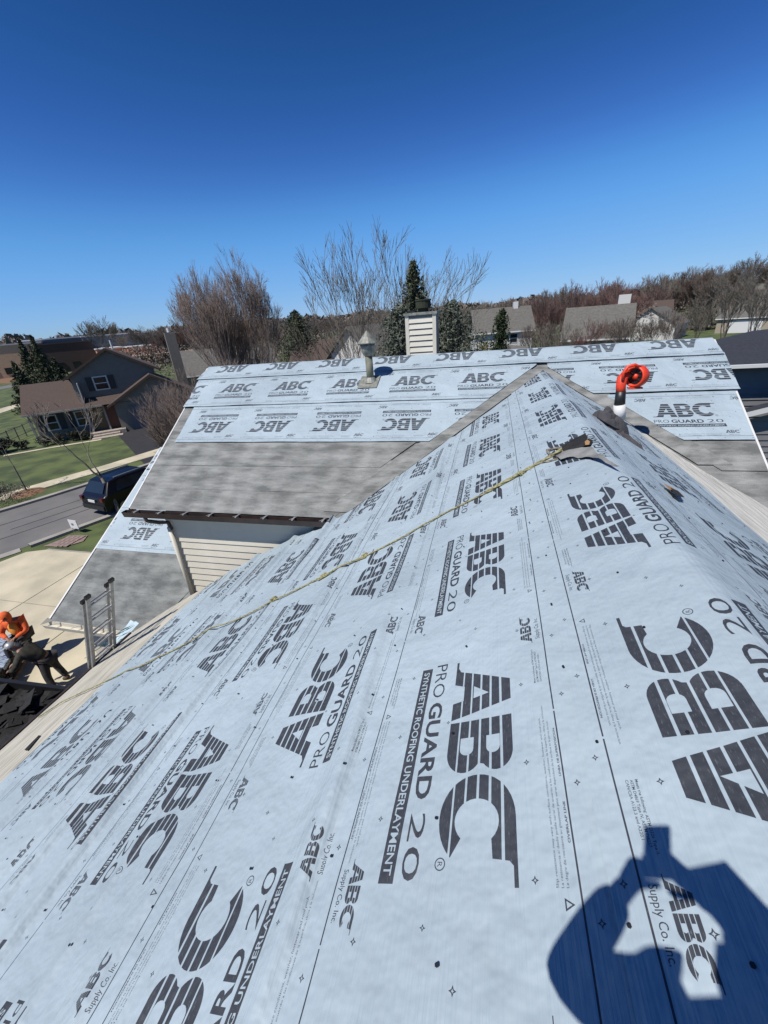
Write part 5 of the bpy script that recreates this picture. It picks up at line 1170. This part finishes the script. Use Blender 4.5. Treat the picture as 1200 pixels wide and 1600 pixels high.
# seated worker in orange
J = dict(pelvis=V3(0, 0, .68), chest=V3(.04, -.10, 1.06), neck=V3(.03, -.17, 1.24), head=V3(.0, -.23, 1.34),
         shl=V3(-.16, -.16, 1.16), shr=V3(.21, -.08, 1.16), ell=V3(-.26, -.26, .90), elr=V3(.30, -.20, .88), wrl=V3(-.06, -.42, .84), wrr=V3(.10, -.42, .82),
         hipl=V3(-.10, -.04, .64), hipr=V3(.10, -.02, .64), knl=V3(-.16, -.46, .66), knr=V3(.14, -.46, .66), anl=V3(-.16, -.50, .24), anr=V3(.14, -.52, .24), toel=V3(-.17, -.62, .18), toer=V3(.15, -.64, .18))
def turn(J, a): Mx = Matrix.Rotation(a, 3, 'Z'); return {k_: Mx @ v for k_, v in J.items()}
J1 = turn(J, R_(25))
w1 = person('worker in a bright orange hooded top sitting on the shingle stack', (-11.85, 5.6, .22), J1, 'hoodie', 'trouser', Matrix.Rotation(R_(25), 3, 'Z') @ V3(-.3, -1, -.5), True, 'hoodie', hood=True)
c_ = J1['chest']; f_ = Matrix.Rotation(R_(25), 3, 'Z') @ V3(0, -1, 0)
blob('vest_front', c_+f_*.13-V3(0, 0, .08), (.13, .09, .19), M['vest'], .05, 2, 0, 3, w1)
# stooping worker in dark clothes
J = dict(pelvis=V3(0, 0, .92), chest=V3(-.22, -.16, 1.24), neck=V3(-.30, -.22, 1.38), head=V3(-.38, -.28, 1.46),
         shl=V3(-.36, .0, 1.30), shr=V3(-.16, -.34, 1.28), ell=V3(-.42, -.10, 1.02), elr=V3(-.22, -.52, 1.04), wrl=V3(-.56, -.30, .96), wrr=V3(-.46, -.50, .94),
         hipl=V3(-.02, .09, .86), hipr=V3(.02, -.11, .86), knl=V3(-.10, .16, .48), knr=V3(.06, -.20, .48), anl=V3(.04, .18, .11), anr=V3(.22, -.26, .11), toel=V3(-.10, .14, .05), toer=V3(.08, -.34, .05))
w2 = person('worker in dark camouflage clothes and grey cap bending over the shingle stack', (-10.2, 4.95, 0), J, 'camo', 'trouser', V3(-.8, -.5, -.5), True, 'alu')
# photographer whose shadow falls on the sheets, phone held out in both hands
pw = lambda x, y, z: V3(x, y, z)
J = dict(pelvis=V3(.22, -.48, -.86), chest=V3(.12, -.40, -.26), neck=V3(.17, -.31, -.09), head=V3(.19, -.25, -.02),
         shl=V3(-.04, -.33, -.10), shr=V3(.38, -.36, -.12), ell=V3(-.16, -.13, -.50), elr=V3(.42, -.15, -.24), wrl=V3(-.05, -.055, -.16), wrr=V3(.12, -.06, -.08),
         hipl=V3(.12, -.48, -.92), hipr=V3(.32, -.46, -.92), knl=V3(.06, -.42, -1.32), knr=V3(.36, -.40, -1.22), anl=V3(.04, -.56, -1.68), anr=V3(.42, -.52, -1.50), toel=V3(.04, -.42, -1.71), toer=V3(.42, -.38, -1.52))
ph = person('photographer in dark jacket and hood holding up a phone on the near roof', (0, 0, H), J, 'cloth', 'trouser', V3(-.4, 1, -.3), True, 'cloth', hood=True)
P_ = empty('phone', (0, 0, H), 'black phone held up in both hands by the photographer', 'phone')
Mc = Matrix((CR, CU, -CF)).transposed()
MB().box(-CF*.035-CU*.010+CR*.0, (.078, .155, .009), Mc).out('case', M['phone'], P_, bevel=.003)
MB().box(-CF*.041-CU*.010+CR*.0, (.07, .145, .002), Mc).out('screen', M['glass'], P_)
# pale wrap scrap hanging at the eave by the ladder
ws = empty('wrap_scrap', (-6.55, 4.4, 2.6), 'pale blue and teal striped wrapper hanging over the eave beside the ladder', 'wrapper')
crumple('sheet', [Vector(v) for v in ((-.02, -.5, -.1), (.02, .35, .08), (-.35, .5, -.05), (-.62, .1, -.35), (-.45, -.45, -.4))], M['ivory_wrap'], .05, ws, 3)
for i in range(4): crumple('stripe', [Vector(v)+Vector((-.06, -.1+i*.14, .06)) for v in ((0, 0, 0), (-.25, -.1, -.10), (-.48, -.35, -.2), (-.44, -.38, -.18), (-.2, -.05, -.06))], M['teal'], .02, ws, 4+i)
